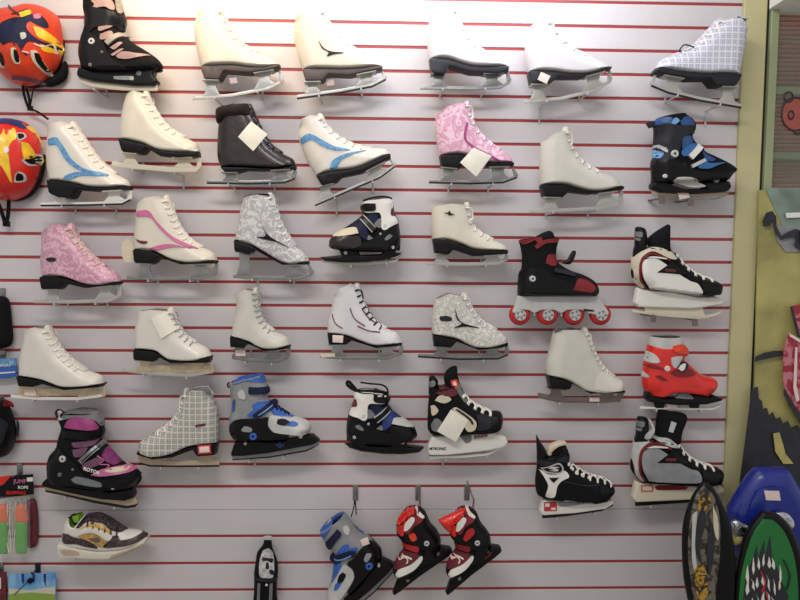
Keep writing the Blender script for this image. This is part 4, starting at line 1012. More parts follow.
T.tube('pull_loop', loop3(T, [(125, 90), (100, 82), (92, 55), (110, 40), (132, 52), (132, 70)], y=-.004), .004, 'charcoal', flat=.5)
T.patch('pull_tab', [(98, 50), (120, 46), (136, 70), (128, 96), (108, 92)], 'light_grey', t=.003)
bracket(T, 'steel bracket arms under the black and pink skate', [(150, 524), (420, 580)])

# S28 red
T = Thing(SB, 'bright red buckled ice skate on a black frame with white runner, beside the post', 'ice skate', (634, 328, 7.146), YSK, (330, 580))
T.solid('liner', [('r', [(110, 180), (104, 120), (112, 62)]), ('o', [(112, 62), (220, 66), (342, 62)]), ('r', [(342, 62), (350, 110), (345, 220), (380, 262)]), ('r', [(380, 262), (240, 330), (110, 180)])], 'light_grey', W=.040, collar='lining')
T.solid('boot', [('r', [(100, 470), (68, 430), (60, 370), (74, 250), (88, 180), (100, 118)]), ('f', [(100, 118), (220, 126), (345, 106)]),
    ('r', [(345, 106), (380, 150), (376, 190), (350, 215), (384, 252), (440, 302), (482, 332), (570, 360), (586, 400), (562, 450), (512, 486)]), ('f', [(512, 486), (430, 470), (270, 456), (180, 488), (100, 470)])], 'bright_red', W=.046)
T.patch('cuff_window', [(88, 192), (120, 174), (160, 198), (182, 246), (88, 240)], 'light_grey', t=.002)
T.patch('front_window', [(266, 212), (345, 200), (332, 240), (300, 286), (272, 262)], 'light_grey', t=.002)
T.patch('heel_window', [(70, 330), (90, 320), (116, 350), (72, 356)], 'light_grey', t=.002)
T.patch('ankle_groove', [(90, 270), (150, 262), (220, 300), (180, 296), (120, 290)], 'dark_red', t=.0015)
T.patch('ankle_groove', [(150, 345), (190, 340), (240, 378), (190, 370)], 'dark_red', t=.0015)
T.patch('lace_panel', [(262, 322), (300, 296), (400, 290), (440, 330), (380, 350), (300, 345)], 'dark_red', t=.002)
T.patch('buckle', [(288, 130), (350, 118), (380, 150), (376, 184), (330, 182), (292, 170)], 'orange_red', t=.008)
T.patch('lower_buckle', [(312, 284), (350, 240), (388, 262), (345, 312)], 'navy', t=.008)
T.patch('buckle_lever', [(318, 290), (340, 262), (368, 254), (356, 300), (336, 306)], 'white_plastic', t=.011)
T.patch('toe_accent', [(385, 402), (450, 404), (400, 416)], 'orange_red', t=.002)
T.bolt('bolt', (243, 292), 20, 'sticker', t=.006)
T.solid('blade_frame', [('f', [(75, 500), (85, 440), (180, 492), (275, 490), (398, 495), (400, 462), (520, 485), (550, 470), (628, 500), (600, 516), (500, 540), (300, 546), (150, 532), (90, 522), (75, 500)])], 'black_plastic', W=.024, Rf=.004, smooth=False, g=.03)
T.patch('bridge_panel', [(272, 490), (300, 458), (380, 462), (400, 495)], 'mid_grey', t=.003, minh=.024)
runner(T, [(42, 576), (400, 586), (565, 584), (616, 560)], 16, 'white_plastic', hw=.003)
for a in (180, 430): T.plate('holder_post', [(a-40, 535), (a+40, 540), (a+30, 572), (a-30, 572)], 'black_plastic', hw=.004)
sticker(T, [(234, 534), (306, 530), (311, 572), (236, 574)], y=.006)
bracket(T, 'steel bracket arms under the bright red skate', [(150, 580), (470, 587)])
# ---- hockey skates
HK = 'hockey_skate'
def big_laces(T, front, n, m='white_lace', r=.003, f0=.05, f1=.8):
    sh = T.host[0]; lace(T, sh, front, .010, n, m, f0=f0, f1=f1, r=r, tail=False)
# S32
T = Thing(HK, 'black hockey skate with a big blank white tag and a white holder, fifth row', 'ice skate', (420, 360, 5.886), YSK, (260, 580))
fr_ = [(228, 130), (250, 190), (290, 240), (340, 272), (400, 300), (460, 305), (486, 340), (480, 395)]
T.solid('boot', [('r', [(62, 432), (45, 400), (46, 300), (52, 220), (62, 165)]), ('o', [(62, 165), (140, 162), (228, 130)]), ('r', fr_), ('f', [(480, 395), (430, 420), (330, 428), (62, 432)])], 'black_fabric', W=.046, collar='lining')
T.solid('tendon_guard', [(50, 200), (54, 100), (76, 90), (104, 118), (106, 150), (96, 200)], 'black_plastic', W=.02, R=.02)
T.solid('tongue', [(160, 190), (140, 110), (150, 70), (180, 42), (215, 36), (222, 90), (240, 150), (262, 200), (230, 230)], 'black_fabric', W=.03, R=.02)
T.patch('tongue_label', [(180, 122), (216, 115), (230, 152), (194, 160)], 'orange_red', t=.002)
T.patch('tongue_mark', [(192, 130), (208, 126), (216, 146), (198, 150)], 'sticker', t=.003)
T.patch('guard_stripe', [(52, 128), (82, 120), (92, 145), (60, 158)], 'mid_grey', t=.002)
T.patch('collar_panel', [(92, 195), (140, 172), (215, 170), (215, 205), (170, 215)], 'maroon', t=.002)
T.patch('cuff_window', [(88, 238), (112, 212), (150, 208), (184, 232), (145, 254)], 'beige', t=.002)
T.patch('heel_window', [(62, 270), (86, 268), (108, 300), (72, 326)], 'beige', t=.002)
T.patch('heel_window', [(64, 380), (92, 345), (128, 368), (106, 420), (72, 412)], 'mid_grey', t=.002)
T.patch('side_panel', [(190, 286), (215, 280), (300, 335), (332, 370), (322, 412), (280, 420), (250, 370)], 'beige', t=.0025)
T.patch('side_panel', [(330, 322), (412, 330), (418, 400), (340, 415), (345, 370)], 'charcoal', t=.0025)
T.patch('side_seam', [(208, 292), (222, 290), (296, 342), (316, 376), (306, 380), (285, 350)], 'charcoal', t=.0035)
T.patch('toe_cap', [(412, 308), (470, 304), (488, 345), (478, 396), (430, 412), (416, 360)], 'black_plastic', t=.003)
T.patch('collar_strip', [(205, 165), (228, 135), (275, 225), (262, 250)], 'mid_grey', t=.002)
big_laces(T, fr_[1:6], 5, r=.0035)
tag(T, [(183, 290), (284, 356), (212, 482), (100, 420)], name='paper_tag')
T.solid('blade_holder', [('f', [(45, 540), (44, 498), (70, 442), (110, 438), (300, 428), (430, 418), (500, 448), (517, 480), (492, 508), (400, 530), (250, 546), (150, 556), (55, 556), (45, 540)])], 'white_plastic', W=.018, Rf=.005, smooth=False, g=.03)
T.patch('holder_print', [(228, 440), (272, 444), (300, 440), (300, 478), (270, 488), (250, 466)], 'mid_grey', t=.0015, both=False)
T.text('lettering', 'MTRONIC', (105, 523), 22, 'charcoal', t=.001, bold=.0003)
for k_ in range(7): T.bar('holder_mark', [(322+k_*12, 466-k_*2), (324+k_*12, 442-k_*2+(k_ % 2)*5)], 5, 'dark_red', t=.001)
T.bar('holder_mark', [(320, 454), (400, 442)], 3, 'dark_red', t=.0015)
T.plate('holder_groove', [(55, 555), (250, 545), (400, 528), (505, 490), (508, 498), (400, 538), (250, 556), (55, 566)], 'mid_grey', hw=.004)
runner(T, [(60, 580), (250, 574), (400, 560), (510, 508)], 14, 'white_plastic', hw=.003)
bracket(T, 'steel bracket arms under the hockey skate with the white tag', [(150, 578), (390, 562)])
# S34
T = Thing(HK, 'black hockey skate with a white Y-shaped side panel and white holder, sixth row', 'ice skate', (528, 428, 6.52), YSK, (290, 585))
fr_ = [(245, 112), (268, 170), (268, 228), (320, 260), (400, 308), (500, 334), (550, 368), (560, 410), (530, 450)]
T.solid('boot', [('r', [(90, 448), (60, 430), (48, 350), (58, 260), (64, 190)]), ('o', [(64, 190), (150, 190), (245, 112)]), ('r', fr_), ('f', [(530, 450), (400, 468), (250, 462), (90, 448)])], 'black_fabric', W=.046, collar='lining')
T.solid('tendon_guard', [(52, 38), (90, 100), (120, 150), (128, 200), (64, 240), (56, 150)], 'black_plastic', W=.022, R=.02)
T.solid('tongue_lining', [(118, 160), (130, 125), (160, 100), (215, 80), (246, 86), (240, 105), (195, 118), (160, 145), (145, 174), (122, 176)], 'beige', W=.026, R=.012)
T.patch('collar_panel', [(66, 205), (140, 185), (250, 180), (262, 225), (200, 222), (90, 246)], 'charcoal', t=.0015)
T.patch('side_panel', [(75, 275), (100, 282), (130, 302), (190, 302), (240, 280), (268, 318), (222, 345), (192, 380), (172, 450), (115, 446), (132, 380), (110, 328)], 'white_plastic', t=.0025, label='white Y-shaped panel')
T.patch('side_triangle', [(135, 325), (202, 324), (166, 358)], 'black_plastic', t=.004, smooth=False)
T.patch('emblem_ring', [(84, 262), (200, 230), (232, 262), (212, 296), (122, 292)], 'light_grey', t=.003)
T.patch('emblem_field', [(93, 264), (196, 238), (222, 262), (206, 288), (126, 284)], 'black_plastic', t=.004)
T.patch('emblem', [(132, 262), (160, 252), (205, 256), (180, 262), (200, 272), (190, 282), (135, 278), (172, 274)], 'light_grey', t=.005)
T.patch('seam', [(235, 345), (380, 372), (500, 365), (500, 370), (380, 380), (235, 352)], 'charcoal', t=.001)
T.patch('toe_cap', [(478, 352), (520, 345), (552, 370), (560, 410), (530, 450), (485, 458), (470, 400)], 'black_plastic', t=.003)
big_laces(T, fr_[2:7], 7, r=.0022, f0=.02, f1=.92)
for p in ((265, 237), (290, 270), (320, 297), (357, 313), (403, 332), (453, 333), (490, 345)): T.bolt('lace_knot', p, 13, 'white_lace', t=.004)
T.solid('blade_holder', [('f', [(92, 455), (250, 464), (400, 476), (548, 458), (556, 482), (500, 520), (300, 548), (92, 562), (68, 540), (92, 455)])], 'white_plastic', W=.018, Rf=.005, smooth=False, g=.03)
T.patch('holder_slot', [(398, 482), (515, 460), (522, 480), (440, 497)], 'black_plastic', t=.001, smooth=False)
T.patch('holder_slot', [(190, 480), (250, 470), (370, 486), (300, 505), (210, 510)], 'grey_plastic', t=.001)
T.patch('holder_label', [(104, 484), (186, 480), (188, 540), (106, 542)], 'sticker_red', t=.001, smooth=False, both=False)
T.patch('holder_label_field', [(112, 492), (140, 491), (140, 512), (112, 513)], 'white_plastic', t=.002, smooth=False, both=False)
T.patch('holder_label_field', [(150, 520), (180, 519), (180, 532), (150, 533)], 'white_plastic', t=.002, smooth=False, both=False)
runner(T, [(93, 588), (250, 574), (480, 540), (552, 506)], 26, 'dark_steel', hw=.003)
bracket(T, 'steel bracket arms under the hockey skate with the Y panel', [(180, 582), (430, 550)])
# S35 / S21
def big_hockey(label, crop, G, blabel, third=False):
    T = Thing(HK, label, 'ice skate', crop, YSK, G([(220, 590)])[0])
    fr_ = G([(290, 232), (302, 255), (350, 310), (420, 352), (520, 376), (546, 402), (535, 450)])
    T.solid('boot', [('r', G([(100, 450), (68, 430), (40, 380), (44, 310), (58, 240), (66, 205)])), ('o', G([(66, 205), (180, 215), (290, 232)])), ('r', fr_), ('f', G([(535, 450), (450, 466), (100, 450)]))], 'black_fabric', W=.047, collar='lining')
    T.solid('tendon_guard', G([(58, 260), (70, 150), (78, 94), (125, 98), (135, 150), (128, 212), (110, 250)]), 'black_plastic', W=.024, R=.02)
    if third: T.solid('tongue', G([(150, 240), (150, 150), (262, 62), (268, 70), (262, 200), (280, 240)]), 'black_fabric', W=.034, R=.02)
    else: T.solid('tongue', G([(172, 230), (196, 60), (260, 62), (342, 82), (318, 170), (292, 246)]), 'black_fabric', W=.034, R=.02)
    T.patch('guard_mark', G([(78, 118), (112, 122), (108, 150), (76, 145)]), 'mid_grey', t=.002)
    T.patch('guard_mark', G([(72, 155), (100, 158), (98, 172), (70, 168)]), 'mid_grey', t=.002)
    if not third:
        T.patch('guard_edge', G([(124, 98), (134, 100), (158, 155), (140, 190), (142, 212), (116, 216), (126, 190), (142, 155)]), 'light_grey', t=.004, minh=.02)
        T.patch('tongue_label', G([(248, 175), (264, 118), (292, 128), (272, 182)]), 'light_grey', t=.002, smooth=False)
    T.patch('side_ring', G([(95, 450), (66, 410), (66, 310), (92, 245), (160, 203), (250, 215), (300, 260), (262, 262), (170, 228), (112, 258), (86, 320), (84, 400), (108, 450)]), 'light_grey' if not third else 'cream_plastic', t=.004)
    T.patch('side_line', G([(108, 450), (86, 400), (88, 320), (114, 262), (170, 235), (262, 268), (262, 278), (170, 246), (120, 272), (97, 325), (97, 400), (120, 450)]), 'dark_red', t=.0052)
    T.patch('side_panel', G([(138, 450), (108, 390), (102, 320), (122, 280), (180, 268), (240, 300), (310, 350), (372, 385), (418, 402), (422, 460)]), 'grey_plastic' if not third else 'white_plastic', t=.0045)
    T.patch('side_wing', G([(185, 350), (250, 300), (270, 280), (330, 330), (350, 350), (260, 350)]), 'black_plastic', t=.0062)
    T.patch('wing_mark', G([(232, 324), (290, 324), (290, 338), (232, 338)]), 'maroon', t=.0075)
    T.patch('side_sliver', G([(130, 268), (170, 256), (245, 262), (245, 268), (170, 266)]), 'white_plastic', t=.0066)  # thin white strip along the top of the side panel
    T.patch('toe_cap', G([(440, 462), (436, 390), (470, 365), (522, 376), (546, 402), (535, 450)]), 'black_plastic', t=.004)
    big_laces(T, fr_[:5], 6, r=.0032, f0=.03, f1=.85)
    T.solid('blade_holder', [('f', G([(38, 540), (60, 446), (100, 455), (250, 452), (400, 472), (500, 462), (545, 480), (548, 505), (430, 535), (360, 548), (60, 562), (38, 540)]))], 'cream_plastic' if not third else 'white_plastic', W=.018, Rf=.005, smooth=False, g=.03)
    if not third:
        T.patch('holder_slot', G([(172, 485), (190, 475), (345, 474), (354, 485), (340, 497), (185, 499)]), 'dark_red', t=.0015)
        for a, b in (((98, 476), (158, 476)), ((158, 476), (158, 506)), ((158, 506), (98, 506)), ((98, 506), (98, 476))): T.bar('holder_mark', G([a, b]), 4, 'sticker_red', t=.0015, both=False)
        runner(T, G([(62, 588), (370, 568), (520, 545)]), 24, 'dark_steel', hw=.003)
    else:
        runner(T, G([(30, 592), (130, 602), (400, 606), (500, 580), (535, 560)]), 14, 'cream_plastic', hw=.003)
        T.plate('holder_post', G([(100, 555), (430, 530), (450, 598), (100, 598)]), 'cream_plastic', hw=.004)
    bracket(T, blabel, G([(140, 584 if not third else 603), (375, 568 if not third else 606)]), w=.006 if not third else .018, m='light_grey' if not third else 'brown_steel')
    return T
big_hockey('large black hockey skate with grey side panel and cream holder behind the camouflage board', (624, 400, 5.556), lambda P: list(P), 'steel bracket arms under the large grey-sided hockey skate')
th = affine([(66, 205), (78, 94), (546, 402), (38, 540), (400, 606), (268, 70), (30, 592)], [(52, 180), (68, 48), (520, 395), (42, 470), (400, 556), (237, 66), (38, 545)])
big_hockey('black hockey skate with a white ring and white holder in the third row', (625, 215, 5.455), th, 'dark bracket arms under the ring-sided hockey skate', third=True)

# ---- inline skate
T = Thing('inline_skate', 'black and red inline skate with four red wheels', 'inline skate', (500, 222, 5.455), YSK, (325, 563))
T.solid('boot', [('r', [(100, 400), (100, 330), (118, 250), (120, 180), (104, 100)]), ('o', [(104, 100), (180, 80), (322, 88)]),
    ('r', [(322, 88), (306, 150), (312, 215), (380, 262), (460, 290), (520, 330), (535, 380), (520, 405)]), ('f', [(520, 405), (100, 400)])], 'black_fabric', W=.046, collar='lining')
T.solid('tongue', [(170, 110), (200, 75), (262, 48), (285, 56), (300, 100), (290, 170), (220, 170)], 'black_fabric', W=.028, R=.02)
T.patch('collar_panel', [(106, 100), (150, 78), (200, 82), (180, 104), (130, 122)], 'dark_red', t=.003)
T.patch('collar_panel', [(188, 130), (230, 100), (315, 90), (318, 110), (250, 118), (205, 145)], 'dark_red', t=.003)
T.patch('collar_panel', [(190, 95), (210, 80), (232, 108), (214, 122)], 'dark_red', t=.004)
T.patch('cuff_panel', [(250, 225), (262, 180), (300, 180), (312, 222), (290, 240)], 'dark_red', t=.003)
T.patch('ankle_shell', [(98, 400), (100, 320), (125, 260), (220, 250), (290, 300), (400, 330), (530, 350), (520, 405)], 'black_plastic', t=.005)
T.bar('strap', [(300, 260), (410, 285)], 22, 'charcoal', t=.008)
T.solid('ratchet_strap', [(330, 225), (365, 205), (392, 160), (412, 158), (412, 180), (392, 222), (375, 232)], 'black_plastic', W=.008, R=.006)
T.patch('toe_panel', [(400, 370), (430, 310), (490, 325), (522, 362), (500, 385)], 'dark_red', t=.0065)
T.bolt('bolt', (180, 310), 18, 'light_grey', t=.009)
fr = T.solid('wheel_frame', [('f', [(95, 400), (525, 400), (575, 470), (590, 495), (570, 515), (520, 508), (470, 496), (440, 480), (400, 478), (360, 480), (328, 500), (290, 480), (257, 478), (220, 480), (180, 498), (150, 480), (107, 478), (75, 500), (60, 488), (75, 460), (95, 400)])], 'light_grey', W=.018, Rf=.003, smooth=False, g=.03)
T.plate('brake', [(446, 470), (500, 476), (508, 486), (450, 486)], 'charcoal', hw=.02)
for cx in (107, 257, 402, 546):
    c = T.L((cx, 505)); r = abs(T.L((cx+58, 505))[0]-c[0])
    bm = bmesh.new(); n = 28; prof = [(r*.52, -.011), (r*.78, -.012), (r*.94, -.008), (r, -.003), (r, .003), (r*.94, .008), (r*.78, .012), (r*.52, .011)]
    R_ = [[bm.verts.new((c[0]+a*math.cos(2*math.pi*i/n), y, c[1]+a*math.sin(2*math.pi*i/n))) for i in range(n)] for a, y in prof]
    for k in range(len(prof)):
        for i in range(n): bm.faces.new((R_[k][i], R_[k][(i+1) % n], R_[(k+1) % len(prof)][(i+1) % n], R_[(k+1) % len(prof)][i]))
    w = link('wheel', mesh_from(bm, 'wheel', angle=50), ['red'], T.o)
    for sy in (-.0205, .0205):
        bm = bmesh.new(); pr = [(r*.53, sy*.5), (r*.5, sy), (r*.2, sy), (r*.12, sy*1.2)]
        last = None
        for a, y in pr:
            ring = [bm.verts.new((c[0]+a*math.cos(2*math.pi*i/n), y+(.0016 if (i//2) % 2 and a < r*.5 and a > r*.15 else 0)*(-1 if sy > 0 else 1), c[1]+a*math.sin(2*math.pi*i/n))) for i in range(n)]
            if last:
                for i in range(n): bm.faces.new((last[i], last[(i+1) % n], ring[(i+1) % n], ring[i]))
            last = ring
        bm.faces.new(last)
        link('hub', mesh_from(bm, 'hub', angle=30), ['light_grey'], T.o, w)
    bm = bmesh.new()
    for a in range(5):
        an = a*2*math.pi/5; cc = (c[0]+r*.34*math.cos(an), c[1]+r*.34*math.sin(an))
        vs = [bm.verts.new((cc[0]+r*.11*math.cos(k*math.pi/4), -.0212, cc[1]+r*.11*math.sin(k*math.pi/4))) for k in range(8)]; v2 = [bm.verts.new((v.co.x, -.0195, v.co.z)) for v in vs]
        bm.faces.new(vs)
        for k in range(8): bm.faces.new((vs[k], vs[(k+1) % 8], v2[(k+1) % 8], v2[k]))
    link('hub_spoke_pattern', mesh_from(bm, 'spokes', smooth=False), ['mid_grey'], T.o, w)
bracket(T, 'steel bracket arms under the red-wheeled inline skate', [(182, 500), (328, 502)])

# ---- sneaker
T = Thing('sneaker', 'white and gold sneaker with dark star print and dark laces', 'shoe', (55, 505, 8), YSK, (400, 408))
T.solid('upper', [('r', [(66, 300), (62, 215), (78, 140), (112, 88)]), ('o', [(112, 88), (150, 150), (185, 165), (215, 130), (245, 82)]),
    ('r', [(245, 82), (300, 66), (350, 66), (430, 98), (500, 148), (570, 188), (640, 198), (700, 216), (735, 268)]), ('f', [(735, 268), (640, 312), (550, 336), (380, 345), (200, 322), (66, 300)])], 'white_leather', W=.038, R=.042, collar='lime')
T.solid('midsole', [('f', [(48, 350), (50, 278), (150, 288), (260, 314), (380, 328), (550, 318), (650, 288), (734, 256), (738, 290), (600, 362), (450, 410), (190, 402), (70, 400), (48, 350)])], 'cream_leather', W=.038, Rf=.008, smooth=True, g=.02)
T.patch('heel_sole', [(48, 354), (100, 358), (178, 374), (192, 398), (72, 400)], 'tan_plastic', t=.001)
T.patch('outsole', [(455, 400), (590, 356), (700, 305), (738, 285), (700, 316), (600, 366), (470, 412)], 'tan_plastic', t=.001)
T.patch('heel_band', [(64, 225), (100, 235), (140, 258), (260, 288), (340, 345), (250, 335), (160, 312), (62, 300)], 'star_print', t=.002)
T.patch('side_panel', [(150, 232), (220, 180), (300, 138), (370, 160), (440, 205), (455, 240), (450, 260), (380, 210), (290, 180), (200, 215), (160, 250)], 'gold', t=.002, label='gold side panel')
T.patch('side_stripe', [(130, 240), (220, 190), (300, 178), (390, 210), (458, 248), (420, 288), (360, 250), (290, 220), (200, 238), (170, 254)], 'white_leather', t=.0035)
T.patch('side_panel', [(190, 256), (240, 236), (310, 236), (370, 262), (408, 290), (388, 338), (320, 315), (260, 285)], 'gold', t=.003)
T.patch('side_print', [(270, 268), (350, 262), (362, 285), (340, 300), (290, 285)], 'brown_steel', t=.004)
T.patch('toe_band', [(455, 250), (500, 250), (520, 284), (600, 272), (700, 224), (726, 262), (650, 302), (550, 330), (390, 340), (425, 290)], 'star_print', t=.003)
T.patch('lace_panel', [(246, 84), (300, 64), (352, 66), (432, 98), (502, 148), (575, 190), (560, 215), (505, 222), (440, 196), (380, 152), (330, 138), (282, 130), (240, 140), (215, 165), (190, 175), (215, 120)], 'star_print', t=.003)
T.patch('tongue_lining', [(150, 82), (195, 72), (206, 110), (185, 130), (165, 120)], 'lime', t=.003, minh=.012)
T.patch('collar_back', [(112, 92), (150, 84), (160, 120), (185, 160), (240, 90), (250, 100), (225, 150), (190, 182), (148, 175), (128, 130)], 'black_fabric', t=.003, minh=.01)
for i in range(6):
    a = (258+48*i, 90+18*i); b = (300+46*i, 132+15*i)
    T.tube('lace', [(lambda v, y: (v[0], y, v[1]))(T.L(p), y) for p, y in ((a, .004), ((a[0]+8, a[1]-18), -.012), ((b[0]-10, b[1]-30), -.028), (b, -.042))], .0026, 'dark_leather')
T.patch('lace_dot', [(285, 140), (300, 132), (312, 145), (298, 156)], 'dark_leather', t=.005)
bracket(T, 'steel bracket arms under the white and gold sneaker', [(180, 412), (440, 420)])
# ------------------------------------------------------------------ helmets, packs and boards
def helmet(label, crop, outline, shell, base, pads=True):
    T = Thing('helmet', label, 'helmet', crop, -.035, base)
    T.solid('shell', [('r', outline+[outline[0]])], shell, W=.115, R=.115, one=True, y=0.0, g=.009)
    return T
T = helmet('red helmet with yellow flames and a dark creature drawing, top left corner', (0, 0, 5), [(100, 42), (160, 28), (232, 42), (290, 85), (312, 160), (314, 250), (290, 335), (240, 392), (180, 428), (110, 428), (45, 400), (0, 350), (-45, 280), (-60, 190), (-40, 100), (20, 55)], 'orange_red', (120, 430))
T.patch('flame', [(165, 130), (205, 140), (245, 170), (250, 200), (215, 195), (180, 175)], 'flame_yellow', t=.0015, both=False)
T.patch('flame', [(190, 215), (250, 195), (262, 215), (235, 240), (200, 245)], 'flame_yellow', t=.0015, both=False)
T.patch('flame', [(95, 60), (150, 50), (150, 75), (110, 90)], 'flame_yellow', t=.0012, both=False)
T.patch('drawing', [(10, 110), (60, 90), (110, 85), (150, 72), (195, 70), (225, 100), (225, 130), (190, 125), (150, 105), (130, 130), (150, 165), (200, 200), (250, 205), (250, 225), (200, 215), (140, 205), (110, 240), (90, 215), (40, 210), (10, 220), (-20, 160)], 'navy', t=.002, both=False)
T.patch('drawing_eye', [(100, 165), (125, 162), (130, 185), (108, 196)], 'light_grey', t=.0035, both=False)
T.patch('drawing_glove', [(165, 72), (198, 68), (202, 88), (172, 92)], 'pink', t=.0035, both=False)
for s_ in ([(40, 25), (65, 50), (100, 75)], [(60, 70), (100, 60), (140, 45)], [(15, 120), (60, 105)], [(85, 215), (110, 250), (130, 275)], [(60, 205), (75, 225)]): T.bar('drawing_line', s_, 6, 'mural_ink', t=.002, both=False)
for s_ in ([(165, 215), (200, 225), (235, 205), (232, 240)], [(110, 255), (140, 262)]): T.bar('drawing_line', s_, 6, 'sticker', t=.003, both=False)
for c in ([(55, 240), (75, 240), (95, 290), (98, 315), (75, 318), (58, 285)], [(148, 250), (175, 250), (195, 305), (200, 345), (178, 345), (155, 300)], [(-10, 250), (10, 280), (22, 330), (10, 340), (-15, 300)]):
    T.patch('vent_rim', c, 'beige', t=.0012, both=False)
    cx, cy = np.mean(c, 0); T.patch('vent', [(cx+(x-cx)*.62+6, cy+(y-cy)*.78) for x, y in c], 'black_plastic', t=.002, both=False)
T.patch('lettering_band', [(62, 378), (180, 384), (178, 404), (64, 398)], 'mauve', t=.0015, both=False)
T.solid('inner_pad', [(190, 420), (280, 360), (318, 300), (332, 350), (310, 400), (250, 430)], 'black_fabric', W=.02, R=.02, y=.012, host=False)
T.solid('rim', [(95, 430), (170, 440), (240, 410), (300, 330), (318, 200), (290, 200), (200, 380)], 'black_plastic', W=.012, R=.012, y=.008, host=False)
for pts in ([(118, 430), (125, 480), (150, 545), (165, 470), (175, 440)], [(150, 545), (190, 560), (245, 598)], [(135, 440), (150, 500), (150, 545)]): T.tube('chin_strap', loop3(T, pts, y=-.004), .0042, 'black_fabric', flat=.35)
T.plate('strap_buckle', [(138, 530), (165, 530), (165, 556), (138, 552)], 'black_plastic', hw=.004)
hook('steel peg hook behind the red helmet with a creature drawing', 18, 41, 47, -.034)

T = helmet('red helmet with yellow flames and a blue crown, below the other red helmet', (0, 100, 4), [(0, 76), (50, 75), (110, 95), (150, 150), (166, 220), (160, 290), (130, 360), (80, 396), (20, 402), (-50, 390), (-100, 340), (-125, 240), (-110, 150), (-60, 95)], 'bright_red', (30, 400))
T.patch('crown_panel', [(-60, 96), (0, 77), (50, 76), (95, 90), (88, 112), (40, 96), (-10, 96), (-60, 130)], 'deep_blue', t=.0015, both=False, label='blue crown panel')
T.patch('flame', [(-60, 130), (0, 140), (15, 115), (25, 140), (55, 112), (62, 150), (45, 165), (30, 200), (35, 250), (42, 330), (20, 290), (0, 260), (-40, 240)], 'flame_yellow', t=.002, both=False)
T.patch('flame', [(90, 98), (115, 105), (145, 150), (150, 185), (125, 165), (105, 130)], 'flame_yellow', t=.002, both=False)
T.patch('flame', [(75, 165), (95, 170), (105, 215), (85, 232), (78, 205)], 'flame_yellow', t=.002, both=False)
for c in ([(75, 240), (92, 215), (118, 205), (115, 240), (95, 258)], [(50, 305), (60, 285), (80, 292), (78, 320), (52, 328)], [(62, 130), (85, 128), (90, 145), (68, 160)]):
    T.patch('vent_rim', c, 'light_grey', t=.0012, both=False)
    cx, cy = np.mean(c, 0); T.patch('vent', [(cx+(x-cx)*.65, cy+(y-cy)*.7) for x, y in c], 'black_plastic', t=.002, both=False)
T.bar('flame_line', [(95, 215), (125, 225), (165, 262)], 3, 'flame_yellow', t=.002, both=False)
T.patch('white_mark', [(15, 190), (28, 186), (32, 205), (18, 212)], 'white_plastic', t=.0035, both=False)  # small white patch over the flame
T.solid('rim', [(20, 405), (85, 402), (140, 365), (172, 290), (178, 220), (160, 220), (120, 340)], 'black_plastic', W=.012, R=.012, y=.008, host=False)
for pts in ([(-10, 400), (10, 450), (25, 500)], [(38, 400), (36, 450), (28, 500)]): T.tube('chin_strap', loop3(T, pts, y=-.004), .006, 'black_fabric', flat=.3)
T.plate('strap_buckle', [(12, 485), (40, 485), (40, 508), (12, 505)], 'black_plastic', hw=.004)
hook('steel peg hook behind the helmet with a blue crown', 4, 160, 166, -.034)

# black items at the left edge
T = Thing('knee_pad', 'black rounded pad cut by the left edge above the blue blister pack', 'pad', C1, -.03, (0, 348))
T.solid('shell', [(-30, 300), (0, 296), (8, 300), (11, 322), (12, 340), (8, 347), (-6, 349), (-30, 345)], 'black_fabric', W=.03, R=.03)
hook('steel peg hook holding the black rounded pad', 3, 288, 300, -.03)
T = Thing('helmet', 'black helmet cut by the left edge of the picture, above the jump ropes', 'helmet', C1, -.035, (0, 458))
T.solid('shell', [('r', [(-40, 420), (-20, 402), (0, 399), (9, 405), (15, 420), (16.5, 435), (12, 450), (3, 457), (-15, 460), (-35, 450), (-40, 420)])], 'black_plastic', W=.09, R=.09, one=True)
T.patch('mark', [(-2, 401), (5, 405), (3, 412), (-4, 410)], 'dark_red', t=.002, both=False)
for c in ([(6, 424), (10, 430), (9, 442), (5, 438)], [(-4, 420), (1, 428), (0, 444), (-5, 440)]): T.patch('vent', c, 'charcoal', t=.002, both=False)
hook('steel peg hook behind the black helmet', 2, 396, 401, -.034)

# blister pack
T = Thing('blister_pack', 'blue packet with white lettering at the left edge beside the white skate', 'packet', (0, 300, 4), -.03, (20, 315))
T.plate('card', [(-60, 238), (66, 232), (68, 305), (40, 312), (-60, 318)], 'blue', hw=.0012, bev=.0004)
T.plate('header', [(-60, 238), (66, 232), (67, 262), (-60, 270)], 'sky_blue', hw=.0005, bev=0, y=-.0022)
for p, s_ in (((20, 262), 'SPORT'), ((46, 250), '24')): 
    T.host = [Shape([('f', [T.L(q_) for q_ in [(-200, 100), (300, 100), (300, 400), (-200, 400), (-200, 100)]])], .0028, Rf=.001, smooth=False)]
    T.text('lettering', s_, p, 17, 'white_plastic', rot=math.radians(3), t=.0002)
T.plate('stripe', [(-40, 292), (62, 285), (62, 290), (-40, 298)], 'white_plastic', hw=.0005, bev=0, y=-.0022)
hook('steel peg hook holding the blue packet', 3, 350, 358, -.026)

